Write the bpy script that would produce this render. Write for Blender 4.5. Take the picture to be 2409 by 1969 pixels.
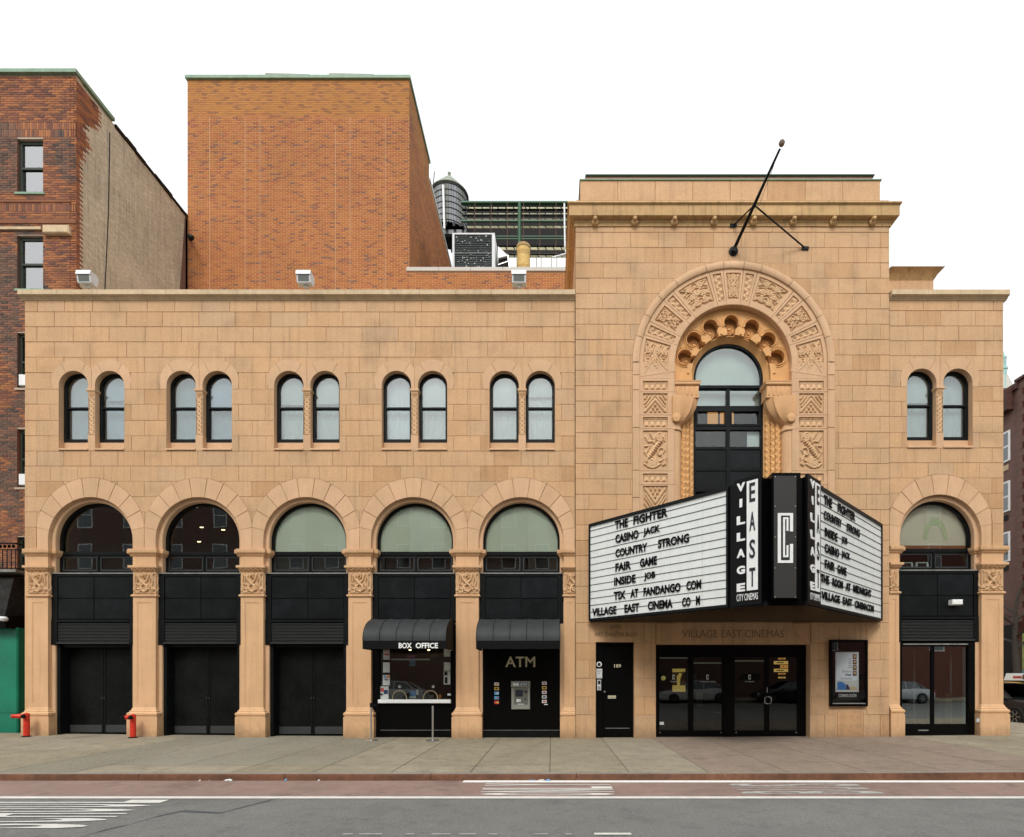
import bpy, bmesh, math, random
import numpy as np
from mathutils import Vector, geometry
for o in list(bpy.data.objects): bpy.data.objects.remove(o)
SC = bpy.context.scene; COL = SC.collection
rnd = random.Random(7)
D = 14.0; FP = 1260.0          # camera distance to the facade (m), focal length in photo pixels
# ------------------------------------------------ camera, sky, sun, exposure
cam = bpy.data.cameras.new('camera'); camo = bpy.data.objects.new('camera', cam); COL.objects.link(camo)
camo.location = (0, -D, 1.6); camo.rotation_euler = (math.radians(90), 0, 0)
cam.sensor_width = 36; cam.sensor_fit = 'HORIZONTAL'; cam.lens = FP / 2409 * 36
cam.shift_x = -94.5 / 2409; cam.shift_y = 606.5 / 2409; cam.clip_start = .1; cam.clip_end = 3000
SC.camera = camo
W = bpy.data.worlds.new('World'); SC.world = W; W.use_nodes = True
nt = W.node_tree; nt.nodes.clear()
sky = nt.nodes.new('ShaderNodeTexSky'); sky.sky_type = 'NISHITA'; sky.sun_disc = False
sky.sun_elevation = math.radians(48); sky.sun_rotation = math.radians(188); sky.air_density = 1.5; sky.dust_density = 6
hs = nt.nodes.new('ShaderNodeHueSaturation'); hs.inputs['Saturation'].default_value = .18
b1 = nt.nodes.new('ShaderNodeBackground'); b1.inputs[1].default_value = .06
b2 = nt.nodes.new('ShaderNodeBackground'); b2.inputs[0].default_value = (.95, .98, 1, 1); b2.inputs[1].default_value = .95
ad = nt.nodes.new('ShaderNodeAddShader'); wo = nt.nodes.new('ShaderNodeOutputWorld')
nt.links.new(sky.outputs[0], hs.inputs['Color']); nt.links.new(hs.outputs[0], b1.inputs[0])
nt.links.new(b1.outputs[0], ad.inputs[0]); nt.links.new(b2.outputs[0], ad.inputs[1]); nt.links.new(ad.outputs[0], wo.inputs[0])
sl = bpy.data.lights.new('sun', 'SUN'); sl.energy = 1.5; sl.angle = math.radians(16); sl.color = (1, .97, .92)
so = bpy.data.objects.new('sun', sl); COL.objects.link(so); so.rotation_euler = (math.radians(42), 0, math.radians(-8))
SC.view_settings.view_transform = 'Standard'; SC.view_settings.look = 'None'; SC.view_settings.gamma = 1
SC.view_settings.exposure = .12; SC.view_settings.use_curve_mapping = False
SC.render.engine = 'CYCLES'
SC.cycles.max_bounces = 6; SC.cycles.transparent_max_bounces = 12

# ------------------------------------------------ helpers
def X(px, y=0): return (px - 1299) * (D + y) / FP
def Z(py, y=0): return 1.6 - (py - 1591) * (D + y) / FP
def gz(x):      # gentle rise of the pavement towards both ends
    return .085 * min(1.4, (x / 13.8) ** 2) if x < 0 else .075 * min(1.6, (x / 11.8) ** 2)

def M(name, col, rough=.75, metal=0., var=0., noise=None, bump=None, spec=.4, ramp=None, coat=0., streak=0., emit=None, stain=None, grime=0.):
    m = bpy.data.materials.new(name); m.use_nodes = True; t = m.node_tree; N = t.nodes; L = t.links
    p = N['Principled BSDF']; p.inputs['Roughness'].default_value = rough; p.inputs['Metallic'].default_value = metal
    p.inputs['Specular IOR Level'].default_value = spec
    if coat: p.inputs['Coat Weight'].default_value = coat; p.inputs['Coat Roughness'].default_value = .05
    c = None
    def mix(kind, a, b, f=1.):
        n = N.new('ShaderNodeMix'); n.data_type = 'RGBA'; n.blend_type = kind; n.inputs[0].default_value = f
        for s, v in ((6, a), (7, b)):
            if hasattr(v, 'links') or hasattr(v, 'node'): L.new(v, n.inputs[s])
            else: n.inputs[s].default_value = (*v, 1) if len(v) == 3 else v
        return n.outputs[2]
    geo = None
    if var or ramp:
        at = N.new('ShaderNodeAttribute'); at.attribute_name = 'tint'
        oi = N.new('ShaderNodeObjectInfo'); a = N.new('ShaderNodeMath'); a.operation = 'ADD'
        L.new(at.outputs['Fac'], a.inputs[0]); L.new(oi.outputs['Random'], a.inputs[1])
        f = N.new('ShaderNodeMath'); f.operation = 'FRACT'; L.new(a.outputs[0], f.inputs[0])
        if ramp:
            r = N.new('ShaderNodeValToRGB'); L.new(f.outputs[0], r.inputs[0]); e = r.color_ramp.elements
            e[0].position = ramp[0][0]; e[0].color = (*ramp[0][1], 1); e[1].position = ramp[-1][0]; e[1].color = (*ramp[-1][1], 1)
            for q, cc in ramp[1:-1]:
                k = e.new(q); k.color = (*cc, 1)
            c = r.outputs[0]
        else:
            mr = N.new('ShaderNodeMapRange'); mr.inputs[3].default_value = 1 - var; mr.inputs[4].default_value = 1 + var
            L.new(f.outputs[0], mr.inputs[0])
            cb = N.new('ShaderNodeCombineColor')
            m2 = N.new('ShaderNodeMath'); m2.operation = 'POWER'; L.new(mr.outputs[0], m2.inputs[0]); m2.inputs[1].default_value = 1.5
            L.new(mr.outputs[0], cb.inputs[0]); L.new(mr.outputs[0], cb.inputs[1]); L.new(m2.outputs[0], cb.inputs[2])
            c = mix('MULTIPLY', col, cb.outputs[0])
    def tex(scale, detail=4, stretch=None):
        g = N.new('ShaderNodeNewGeometry'); v = g.outputs['Position']
        if stretch:
            mp = N.new('ShaderNodeVectorMath'); mp.operation = 'MULTIPLY'; mp.inputs[1].default_value = stretch; L.new(v, mp.inputs[0]); v = mp.outputs[0]
        n = N.new('ShaderNodeTexNoise'); n.inputs['Scale'].default_value = scale; n.inputs['Detail'].default_value = detail
        n.inputs['Roughness'].default_value = .65; L.new(v, n.inputs['Vector']); return n.outputs['Fac']
    def rng(s, lo, hi, a=.3, b=.7):
        r = N.new('ShaderNodeMapRange'); L.new(s, r.inputs[0]); r.inputs[1].default_value = a; r.inputs[2].default_value = b
        r.inputs[3].default_value = lo; r.inputs[4].default_value = hi; return r.outputs[0]
    if noise:
        for sc, am in (noise if isinstance(noise, list) else [noise]):
            r = rng(tex(sc), 1 - am, 1 + am)
            cb = N.new('ShaderNodeCombineColor'); [L.new(r, cb.inputs[i]) for i in range(3)]
            c = mix('MULTIPLY', c if c is not None else col, cb.outputs[0])
    if streak:
        r = rng(tex(1.0, 5, (9, 9, .45)), 1 - streak, 1.0, .32, .5)
        cb = N.new('ShaderNodeCombineColor'); [L.new(r, cb.inputs[i]) for i in range(3)]
        c = mix('MULTIPLY', c if c is not None else col, cb.outputs[0])
    for sc, am in (stain or []):
        r = rng(tex(sc, 3), 1 - am, 1.0, .34, .44)
        cb = N.new('ShaderNodeCombineColor'); [L.new(r, cb.inputs[i]) for i in range(3)]
        c = mix('MULTIPLY', c if c is not None else col, cb.outputs[0])
    if grime:      # splash dirt near the pavement, broken up by noise
        g = N.new('ShaderNodeNewGeometry'); sx = N.new('ShaderNodeSeparateXYZ'); L.new(g.outputs['Position'], sx.inputs[0])
        ns = N.new('ShaderNodeMath'); ns.operation = 'MULTIPLY_ADD'; L.new(tex(5, 5), ns.inputs[0]); ns.inputs[1].default_value = -.55; L.new(sx.outputs[2], ns.inputs[2])
        r = rng(ns.outputs[0], 1 - grime, 1.0, -.30, .08)
        cb = N.new('ShaderNodeCombineColor'); [L.new(r, cb.inputs[i]) for i in range(3)]
        c = mix('MULTIPLY', c if c is not None else col, cb.outputs[0])
    if c is not None: L.new(c, p.inputs['Base Color'])
    else: p.inputs['Base Color'].default_value = (*col, 1)
    if bump:
        b = N.new('ShaderNodeBump'); b.inputs['Strength'].default_value = bump[1]; b.inputs['Distance'].default_value = .01
        L.new(tex(bump[0], 5), b.inputs['Height']); L.new(b.outputs[0], p.inputs['Normal'])
    if emit: p.inputs['Emission Color'].default_value = (*col, 1); p.inputs['Emission Strength'].default_value = emit
    return m

def GL(name, refl=.1, tint=(.9, .95, .93), rough=.01):     # window glass: see-through with a share of mirror reflection
    m = bpy.data.materials.new(name); m.use_nodes = True; t = m.node_tree; t.nodes.clear(); N = t.nodes; L = t.links
    tr = N.new('ShaderNodeBsdfTransparent'); tr.inputs[0].default_value = (*tint, 1)
    gl = N.new('ShaderNodeBsdfGlossy'); gl.inputs['Roughness'].default_value = rough
    lw = N.new('ShaderNodeLayerWeight'); lw.inputs[0].default_value = .25
    mr = N.new('ShaderNodeMapRange'); L.new(lw.outputs['Fresnel'], mr.inputs[0]); mr.inputs[3].default_value = refl; mr.inputs[4].default_value = 1
    g = N.new('ShaderNodeNewGeometry'); n = N.new('ShaderNodeTexNoise'); n.inputs['Scale'].default_value = 1.3; n.inputs['Detail'].default_value = 1
    L.new(g.outputs['Position'], n.inputs['Vector'])
    b = N.new('ShaderNodeBump'); b.inputs['Strength'].default_value = .05; b.inputs['Distance'].default_value = .02
    L.new(n.outputs['Fac'], b.inputs['Height']); L.new(b.outputs[0], gl.inputs['Normal'])
    mx = N.new('ShaderNodeMixShader'); o = N.new('ShaderNodeOutputMaterial')
    L.new(mr.outputs[0], mx.inputs[0]); L.new(tr.outputs[0], mx.inputs[1]); L.new(gl.outputs[0], mx.inputs[2]); L.new(mx.outputs[0], o.inputs[0])
    return m

class MB:
    def __init__(s): s.v = []; s.f = []; s.m = []; s.t = []
    def add(s, vs, fs, mi=0, t=0.):
        b = len(s.v); s.v += [tuple(q) for q in vs]; s.f += [tuple(b + i for i in f) for f in fs]
        s.m += [mi] * len(fs); s.t += [t] * len(fs); return s
    def box(s, x0, x1, y0, y1, z0, z1, mi=0, t=0.):
        return s.add([(x0, y0, z0), (x1, y0, z0), (x1, y1, z0), (x0, y1, z0), (x0, y0, z1), (x1, y0, z1), (x1, y1, z1), (x0, y1, z1)],
                     [(0, 1, 5, 4), (1, 2, 6, 5), (2, 3, 7, 6), (3, 0, 4, 7), (4, 5, 6, 7), (3, 2, 1, 0)], mi, t)
    def bbox(s, x0, x1, y0, y1, z0, z1, c=.01, mi=0, t=0.):     # box with a chamfered front (towards -y)
        c = min(c, (x1 - x0) / 3, (z1 - z0) / 3)
        v = [(x0, y0 + c, z0), (x1, y0 + c, z0), (x1, y0 + c, z1), (x0, y0 + c, z1),
             (x0 + c, y0, z0 + c), (x1 - c, y0, z0 + c), (x1 - c, y0, z1 - c), (x0 + c, y0, z1 - c),
             (x0, y1, z0), (x1, y1, z0), (x1, y1, z1), (x0, y1, z1)]
        return s.add(v, [(4, 5, 6, 7), (0, 1, 5, 4), (1, 2, 6, 5), (2, 3, 7, 6), (3, 0, 4, 7), (0, 8, 9, 1), (1, 9, 10, 2), (2, 10, 11, 3), (3, 11, 8, 0), (8, 11, 10, 9)], mi, t)
    def prism(s, poly, y0, y1, mi=0, t=0.):        # poly of (x,z), extruded along y
        n = len(poly); v = [(x, y0, z) for x, z in poly] + [(x, y1, z) for x, z in poly]
        return s.add(v, [tuple(range(n)), tuple(range(2 * n - 1, n - 1, -1))] + [(i, n + i, n + (i + 1) % n, (i + 1) % n) for i in range(n)], mi, t)
    def xprism(s, poly, x0, x1, mi=0, t=0.):       # poly of (y,z), extruded along x
        n = len(poly); v = [(x0, y, z) for y, z in poly] + [(x1, y, z) for y, z in poly]
        return s.add(v, [tuple(range(n)), tuple(range(2 * n - 1, n - 1, -1))] + [(i, n + i, n + (i + 1) % n, (i + 1) % n) for i in range(n)], mi, t)
    def grid(s, P, mi=0, t=0., close=False):       # P rows of points
        n = len(P[0]); b = len(s.v); s.v += [tuple(q) for r in P for q in r]; f = []
        for i in range(len(P) - 1):
            for j in range(n if close else n - 1):
                k = (j + 1) % n; f.append((b + i * n + j, b + i * n + k, b + (i + 1) * n + k, b + (i + 1) * n + j))
        s.f += f; s.m += [mi] * len(f); s.t += [t] * len(f); return s
    def tube(s, pts, r, n=8, mi=0, t=0., cap=True):
        pts = [Vector(p) for p in pts]; R = r if isinstance(r, (list, tuple)) else [r] * len(pts); rows = []
        for i, p in enumerate(pts):
            d = (pts[min(i + 1, len(pts) - 1)] - pts[max(i - 1, 0)]).normalized()
            a = d.orthogonal().normalized() if i == 0 else (a - d * a.dot(d)).normalized()
            b = d.cross(a); rows.append([p + (a * math.cos(k * math.tau / n) + b * math.sin(k * math.tau / n)) * R[i] for k in range(n)])
        s.grid(rows, mi, t, True)
        if cap: s.add(rows[0], [tuple(range(n - 1, -1, -1))], mi, t); s.add(rows[-1], [tuple(range(n))], mi, t)
        return s
    def lathe(s, prof, c=(0, 0, 0), n=20, axis='z', ky=1., mi=0, t=0.):   # prof of (r, h)
        rows = []
        for r, h in prof:
            row = []
            for k in range(n):
                a = k * math.tau / n; u, w = r * math.cos(a), r * math.sin(a) * ky
                row.append({'z': (c[0] + u, c[1] + w, c[2] + h), 'y': (c[0] + u, c[1] + h, c[2] + w), 'x': (c[0] + h, c[1] + u, c[2] + w)}[axis])
            rows.append(row)
        s.grid(rows, mi, t, True); s.add(rows[0], [tuple(range(n - 1, -1, -1))], mi, t); s.add(rows[-1], [tuple(range(n))], mi, t); return s
    def region(s, loops, inside, y0, y1, mi=0, t=0.):   # constrained triangulation of an x-z region with holes, extruded
        vs = []; es = []
        for lp in loops:
            b = len(vs); vs += [Vector(p) for p in lp]; es += [(b + i, b + (i + 1) % len(lp)) for i in range(len(lp))]
        V, E, F = geometry.delaunay_2d_cdt(vs, es, [], 0, 1e-6)[:3]
        keep = [f for f in F if inside(sum(V[i][0] for i in f) / len(f), sum(V[i][1] for i in f) / len(f))]
        if not keep: return 0
        cnt = {}; ar = 0
        for f in keep:
            for i in range(len(f)):
                e = (f[i], f[(i + 1) % len(f)]); cnt[e] = 1
            ar += abs(sum(V[f[i]][0] * V[f[(i + 1) % len(f)]][1] - V[f[(i + 1) % len(f)]][0] * V[f[i]][1] for i in range(len(f)))) / 2
        n = len(V); v = [(p[0], y0, p[1]) for p in V] + [(p[0], y1, p[1]) for p in V]
        fs = list(keep) + [(a, a + n, b + n, b) for (a, b) in cnt if (b, a) not in cnt]
        used = sorted({i for f in fs for i in f}); mp = {q: i for i, q in enumerate(used)}
        s.add([v[i] for i in used], [tuple(mp[i] for i in f) for f in fs], mi, t); return ar
    def mesh(s, name, mats, smooth=True):
        me = bpy.data.meshes.new(name); me.from_pydata(s.v, [], s.f)
        for m in (mats if isinstance(mats, list) else [mats]): me.materials.append(m)
        me.polygons.foreach_set('material_index', s.m)
        if any(s.t): me.attributes.new('tint', 'FLOAT', 'FACE').data.foreach_set('value', s.t)
        b = bmesh.new(); b.from_mesh(me); bmesh.ops.recalc_face_normals(b, faces=b.faces); b.to_mesh(me); b.free()
        if smooth: me.shade_smooth(); me.set_sharp_from_angle(angle=math.radians(33))
        return me
    def build(s, name, mats, parent=None, **k): return link(name, s.mesh(name, mats, **k), parent)

def link(name, data, parent=None, loc=(0, 0, 0)):
    o = bpy.data.objects.new(name, data); COL.objects.link(o); o.location = loc
    if parent is not None: o.parent = parent
    return o
def thing(name, label, cat, loc=(0, 0, 0), group=None, rz=0):
    o = link(name, None, None, loc); o.rotation_euler = (0, 0, rz); o.empty_display_size = .2; return tag(o, label, cat, group)
def tag(o, label, cat, group=None):
    o['label'] = label; o['category'] = cat
    if group: o['group'] = group
    return o
def part(name, parent): return link(name, None, parent)     # part that only gathers its pieces
def struct(o, kind='structure'): o['kind'] = kind; return o
def copy_tree(o, parent=None):
    c = o.copy(); COL.objects.link(c)
    if parent is not None: c.parent = parent
    for ch in list(o.children): copy_tree(ch, c)
    return c

def pip(x, y, P):
    c = False; j = len(P) - 1
    for i in range(len(P)):
        a, b = P[i], P[j]
        if (a[1] > y) != (b[1] > y) and x < (b[0] - a[0]) * (y - a[1]) / (b[1] - a[1]) + a[0]: c = not c
        j = i
    return c
def arch_poly(cx, cz, r, zb, n=24):      # round-headed outline (x,z)
    return [(cx - r, zb)] + [(cx - r * math.cos(math.pi * i / n), cz + r * math.sin(math.pi * i / n)) for i in range(n + 1)] + [(cx + r, zb)]
def sweep_arch(mb, cx, cz, zb, prof, n=28, mi=0, t=0., close=False):
    """prof of (radius, y) swept up one jamb, round the head and down the other"""
    st = [((cx, zb), (-1, 0))] + [((cx, cz), (-math.cos(math.pi * i / n), math.sin(math.pi * i / n))) for i in range(n + 1)] + [((cx, zb), (1, 0))]
    mb.grid([[(b[0] + d[0] * r, y, b[1] + d[1] * r) for r, y in prof] for b, d in st], mi, t, close)
def ring_prof(x0, x1, prof, yf, yb, mb, L=1, R=1, mi=0, t=0.):
    """moulding wrapped round front and sides of a pier; prof of (out, z)"""
    mb.grid([[(x0 - o * L, yb, z), (x0 - o * L, yf - o, z), (x1 + o * R, yf - o, z), (x1 + o * R, yb, z)] for o, z in prof], mi, t)

def text_mesh(s, w=None, h=None, depth=.01, bold=0., size=1.):
    c = bpy.data.curves.new('lettering', 'FONT'); c.body = s; c.size = size; c.extrude = .5; c.offset = bold; c.resolution_u = 3
    o = bpy.data.objects.new('lettering', c); COL.objects.link(o); dg = bpy.context.evaluated_depsgraph_get()
    me = bpy.data.meshes.new_from_object(o.evaluated_get(dg)); bpy.data.objects.remove(o)
    co = np.array([v.co[:] for v in me.vertices]); mn = co.min(0); mx = co.max(0); sz = np.maximum(mx - mn, 1e-6)
    sh = (h / sz[1]) if h else 1; sw = (w / sz[0]) if w else sh
    co = (co - mn) * np.array([sw, sh, depth / sz[2]]); me.vertices.foreach_set('co', co.astype(np.float32).ravel()); me.update()
    return me
def text(name, s, x0, x1, z0, z1, y, mat, parent, depth=.012, bold=.0):   # upright lettering facing -y, filling the box
    me = text_mesh(s, x1 - x0, z1 - z0, depth, bold); co = np.array([v.co[:] for v in me.vertices])
    co = np.stack([x0 + co[:, 0], y - co[:, 2], z0 + co[:, 1]], 1); me.vertices.foreach_set('co', co.astype(np.float32).ravel())
    me.materials.clear(); me.materials.append(mat); me.update(); return link(name, me, parent)

# ---- carved relief: height field from strokes
def spiral(cx, cy, r, turns=1.6, d=1, a0=0., n=34, tail=0.):
    return [(cx + r * (1 - .86 * i / n) * math.cos(a0 + d * turns * math.tau * i / n), cy + r * (1 - .86 * i / n) * math.sin(a0 + d * turns * math.tau * i / n)) for i in range(n + 1)]
def hfield(strokes, nu, nv, asp, amp=1.):
    U, V = np.meshgrid(np.linspace(0, asp, nu), np.linspace(0, 1, nv)); H = np.zeros_like(U)
    for pts, w, h in strokes:
        dm = np.full_like(U, 9.)
        for (ax, ay), (bx, by) in zip(pts[:-1], pts[1:]):
            ax *= asp; bx *= asp; dx, dy = bx - ax, by - ay; q = dx * dx + dy * dy + 1e-9
            s = np.clip(((U - ax) * dx + (V - ay) * dy) / q, 0, 1); dm = np.minimum(dm, np.hypot(U - ax - s * dx, V - ay - s * dy))
        H = np.maximum(H, h * np.sqrt(np.clip(1 - (dm / w) ** 2, 0, 1)))
    H[0, :] = H[-1, :] = 0; H[:, 0] = H[:, -1] = 0
    return H * amp
def relief(name, H, fn, mat, parent):
    nv, nu = H.shape; mb = MB()
    mb.grid([[fn(j / (nu - 1), i / (nv - 1), H[i, j]) for j in range(nu)] for i in range(nv)])
    return mb.build(name, mat, parent)
def mirror(S): return S + [([(1 - x, y) for x, y in p], w, h) for p, w, h in S]
def leafy(asp, seed=1, k=3):      # interlaced foliage, mirrored left-right
    r = random.Random(seed); S = []
    nrow = max(2, round(k / asp)) if asp < 1 else k
    for i in range(nrow):
        cy = (i + .5) / nrow; R = .38 / nrow
        S.append((spiral(.27, cy, R / asp * 1.1 if asp < 1 else R, 1.5, 1 if i % 2 else -1, r.random() * 6), .045 / max(1, nrow / 3), 1))
        S.append(([(.06, cy - R), (.2, cy - R * .2), (.42, cy + R), (.5, cy + R * 1.3)], .04 / max(1, nrow / 3), .8))
        S.append(([(.08, cy + R * .9), (.16, cy + R * 1.2), (.3, cy + R * 1.25)], .03, .7))
        S.append(([(.36, cy - R * .9), (.47, cy - R * .4), (.47, cy + R * .2)], .035, .9))
    S += [([(0.02, .02), (.5, .5), (.98, .98)], .035, 1.), ([(.04, .96), (.28, .72), (.5, .5)], .035, .9), (spiral(.5, .5, .1, 1.0, 1, 0), .04, 1.1)]
    return mirror(S)
def sawtooth(nu, nv, n, amp):     # row of small pyramids
    U, V = np.meshgrid(np.linspace(0, n, nu), np.linspace(0, 1, nv)); a = 1 - np.abs((U % 1) - .5) * 2
    H = np.clip(np.minimum(a, 1.1 - np.abs(V - .15) * 1.3) * 1.2 - V * .9, 0, 1); H2 = np.clip((1 - a) - (1 - V) * 1.2, 0, 1) * .9
    H = np.maximum(H, H2); H[0] = H[-1] = 0; return H * amp
# ------------------------------------------------ materials
mStone = M('sandstone_blocks', (1, 1, 1), .85, ramp=[(0, (.47, .275, .135)), (.12, (.53, .325, .172)), (.35, (.55, .345, .19)), (.55, (.525, .33, .18)), (.75, (.56, .34, .175)), (.9, (.50, .325, .19)), (1, (.57, .345, .18))], noise=[(1.1, .09), (22, .11)], bump=(60, .35), streak=.16, stain=[(.55, .10)], grime=.4)
mMortar = M('sandstone_joint', (.40, .245, .125), .95)
mTrim = M('sandstone_trim', (.575, .365, .21), .8, var=.05, noise=[(1.6, .08), (30, .06)], bump=(70, .3), streak=.08)
mPier = M('painted_stone_pier', (.62, .378, .20), .7, var=.03, noise=[(1.3, .09), (35, .05)], bump=(80, .2), streak=.12, grime=.45)
mCarve = M('carved_stone', (.575, .365, .20), .8, var=.04, noise=[(2.5, .08), (40, .06)])
mTerra = M('orange_terracotta', (.63, .335, .125), .7, var=.04, noise=[(3, .12)])
mCope = M('pale_coping', (.54, .41, .255), .85, var=.05, noise=[(3, .15)], streak=.15)
mCornice = M('cornice_stone', (.49, .31, .14), .8, var=.05, noise=[(3, .15)], streak=.35)
mBlack = M('black_painted_steel', (.0055, .0068, .0068), .42, spec=.13, noise=[(4, .3)])
mBlackP = M('black_panel', (.0055, .0072, .0078), .4, spec=.16, noise=[(2.5, .5), (9, .25)], bump=(14, .05), var=.2)
mGloss = M('black_glossy_panel', (.002, .002, .0022), .3, spec=.12)
mDoor = M('black_steel_door', (.0048, .0054, .0048), .5, spec=.12, noise=[(1.5, .7), (12, .35)], bump=(3, .12), var=.1)
mSill = M('weathered_metal_sill', (.22, .22, .20), .5, metal=.2, noise=[(8, .3)])
mLouv = M('louvre_metal', (.05, .055, .055), .4, metal=.3)
mSlat = M('louvre_slat', (.13, .14, .14), .35, metal=.5)
mDark = M('dark_interior', (.012, .011, .010), .9)
mBrown = M('brown_interior', (.06, .03, .015), .7)
mCurt = M('curtain', (.62, .66, .70), .9, var=.10, noise=[(2, .06)])
mCurtB = M('sky_reflection_blind', (.33, .40, .50), .9, var=.12, noise=[(2, .08)])  # blue-grey of sky mirrored in the panes, put into the sheet's colour
mBlind = M('pale_green_blind', (.63, .66, .58), .9, noise=[(1.2, .05)], var=.05)
mPinkB = M('pale_pink_blind', (.74, .66, .57), .9, noise=[(2, .06)])
mGreenP = M('green_lettering', (.56, .60, .40), .8)
mOrangeP = M('orange_band', (.30, .09, .03), .6)
gWin = GL('window_glass', .10); gDark = GL('dark_window_glass', .07); gLun = GL('lunette_glass', .05, (.97, 1, .97)); gNb = GL('bright_window_glass', .42); gShop = GL('shop_glass', .055)
mWhite = M('white_enamel', (.78, .79, .78), .4, noise=[(5, .04)], streak=.05)
mLetB = M('black_letter', (.008, .008, .012), .4)
mSteel = M('brushed_steel', (.55, .55, .53), .3, metal=.9)
mGold = M('pale_gold_letter', (.60, .55, .38), .4)
mFab = M('black_awning_canvas', (.024, .027, .029), .6, noise=[(3, .25), (60, .15)], bump=(50, .2), spec=.3)
mFabD = M('black_valance', (.005, .0055, .0055), .7, spec=.1)
mGrey = M('grey_plastic', (.25, .25, .22), .5)
mLGrey = M('light_grey_metal', (.55, .57, .58), .45, noise=[(6, .1)])
mRed = M('red_paint', (.62, .035, .015), .4, noise=[(9, .2)])
mGreenS = M('teal_green_paint', (.004, .175, .10), .45, noise=[(1.5, .2)])
mCopper = M('green_copper_flashing', (.20, .30, .21), .6, noise=[(3, .2)])
mPaper = M('white_paper', (.62, .66, .64), .8)
mBulb = M('warm_bulb', (1, .75, .4), .5, emit=4); mGlow = M('lit_sign_yellow', (1, .62, .18), .5, emit=.55); mGlow2 = M('lit_sign_orange', (1, .45, .12), .5, emit=.5)
mBlue = M('blue_print', (.05, .22, .55), .5); mLBlue = M('light_blue_print', (.12, .35, .62), .5); mYel = M('yellow_print', (.65, .42, .08), .5); mRedP = M('red_print', (.5, .06, .04), .5); mOrP = M('orange_print', (.7, .2, .03), .5)
mSkin = M('photo_print_brown', (.16, .06, .035), .5); mSand = M('sand_print', (.62, .48, .28), .5); mNavy = M('navy_print', (.02, .04, .12), .5)
R9 = 1 / 90.

T = thing('theatre_building', 'tan sandstone cinema with arched ground floor bays and a tall arched entrance pavilion', 'building')
blocks = []        # (area, mb)
def block_rows(x0, x1, rows, holes, yf=0., extra=None):
    hp = []
    for h in holes:
        xs = [p[0] for p in h]; ys = [p[1] for p in h]; hp.append((min(xs), max(xs), min(ys), max(ys), h))
    out = []; g = .36
    for (ya, yb, off, pitch) in rows:
        js = [x0]; j = off
        while j < x1 - 6:
            if j > x0 + 6: js.append(j + rnd.uniform(-.8, .8))
            j += pitch
        js.append(x1)
        for a, b in zip(js[:-1], js[1:]):
            xa, xb, za, zb = X(a + g), X(b - g), Z(yb - g), Z(ya + g)
            near = [h[4] for h in hp if h[0] < b and h[1] > a and h[2] < yb and h[3] > ya]
            t = rnd.random(); y = yf + rnd.uniform(-.003, .003); mb = MB()
            if not near:
                mb.bbox(xa, xb, y, yf + .013, za, zb, .006, 0, t); ar = (xb - xa) * (zb - za)
            else:
                nz = [[(X(p[0]), Z(p[1])) for p in h] for h in near]; rect = [(xa, za), (xb, za), (xb, zb), (xa, zb)]
                ar = mb.region([rect] + nz, lambda u, w: xa < u < xb and za < w < zb and not any(pip(u, w, h) for h in nz), y, yf + .013, 0, t)
                if ar < .004: continue
            out.append((ar, mb))
    return out
def circ_px(cx, cy, r, yb, n=30):      # hole outline in photo pixels: head of a round arch down to yb
    return [(cx - r, yb)] + [(cx - r * math.cos(math.pi * i / n), cy - r * math.sin(math.pi * i / n)) for i in range(n + 1)] + [(cx + r, yb)]
BAYS = [213 + 253.25 * i for i in range(5)]
PAIRS = [b + 2.4 for b in BAYS]
def pair_holes(cx, dy=0):
    e = 42.4; h = []
    for s in (-1, 1): h.append(circ_px(cx + s * e, 897.5 + dy, 50.5, 916.6 + dy))
    h.append([(cx - 77, 916 + dy), (cx + 77, 916 + dy), (cx + 77, 1058 + dy), (cx - 77, 1058 + dy)])
    return h
# ---- left wing wall
ys = [699.5, 735, 770, 805.5, 841.6, 877.7, 916.6, 952, 988, 1024, 1060, 1095.4, 1131, 1167, 1203, 1239, 1291]
rows = []
for i in range(16):
    if i == 0: o, p = 88, 64.6
    elif i < 4: o, p = (127.5 if i % 2 else 86.5), 85
    elif i == 15: o, p = 86, 63.3
    else: o, p = (86.5 if i % 2 == 0 else 55 + 63.3), 63.3
    rows.append((ys[i], ys[i + 1], o, p))
holesL = [circ_px(c, 1250, 128, 1300) for c in BAYS] + [h for c in PAIRS for h in pair_holes(c)]
bl = block_rows(58, 1352.5, rows, holesL); blocks += [('L', *b) for b in bl]
# ---- tower wall
yt = [520, 551, 587, 622.6, 658.5, 694.5] + [694.5 + 36.05 * k for k in range(1, 18)] + [1343, 1379, 1419, 1464, 1512, 1551.7, 1594.5, 1638, 1680, 1740]
rowsT = [(yt[0], yt[1], 1446, 92.6)] + [(yt[i], yt[i + 1], (1418 if i % 2 else 1386), 65) for i in range(1, len(yt) - 1)]
holesT = [circ_px(1724, 856, 237, 1440, 40), [(1541, 1466), (1905, 1466), (1905, 1745), (1541, 1745)], [(1400.6, 1509), (1491.7, 1509), (1491.7, 1745), (1400.6, 1745)],
          [(1967, 1673), (2029, 1673), (2029, 1745), (1967, 1745)], [(1541, 1420), (1905, 1420), (1905, 1470), (1541, 1470)]]
bt = block_rows(1353.5, 2090, rowsT, holesT, -.045); blocks += [('T', *b) for b in bt]
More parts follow.
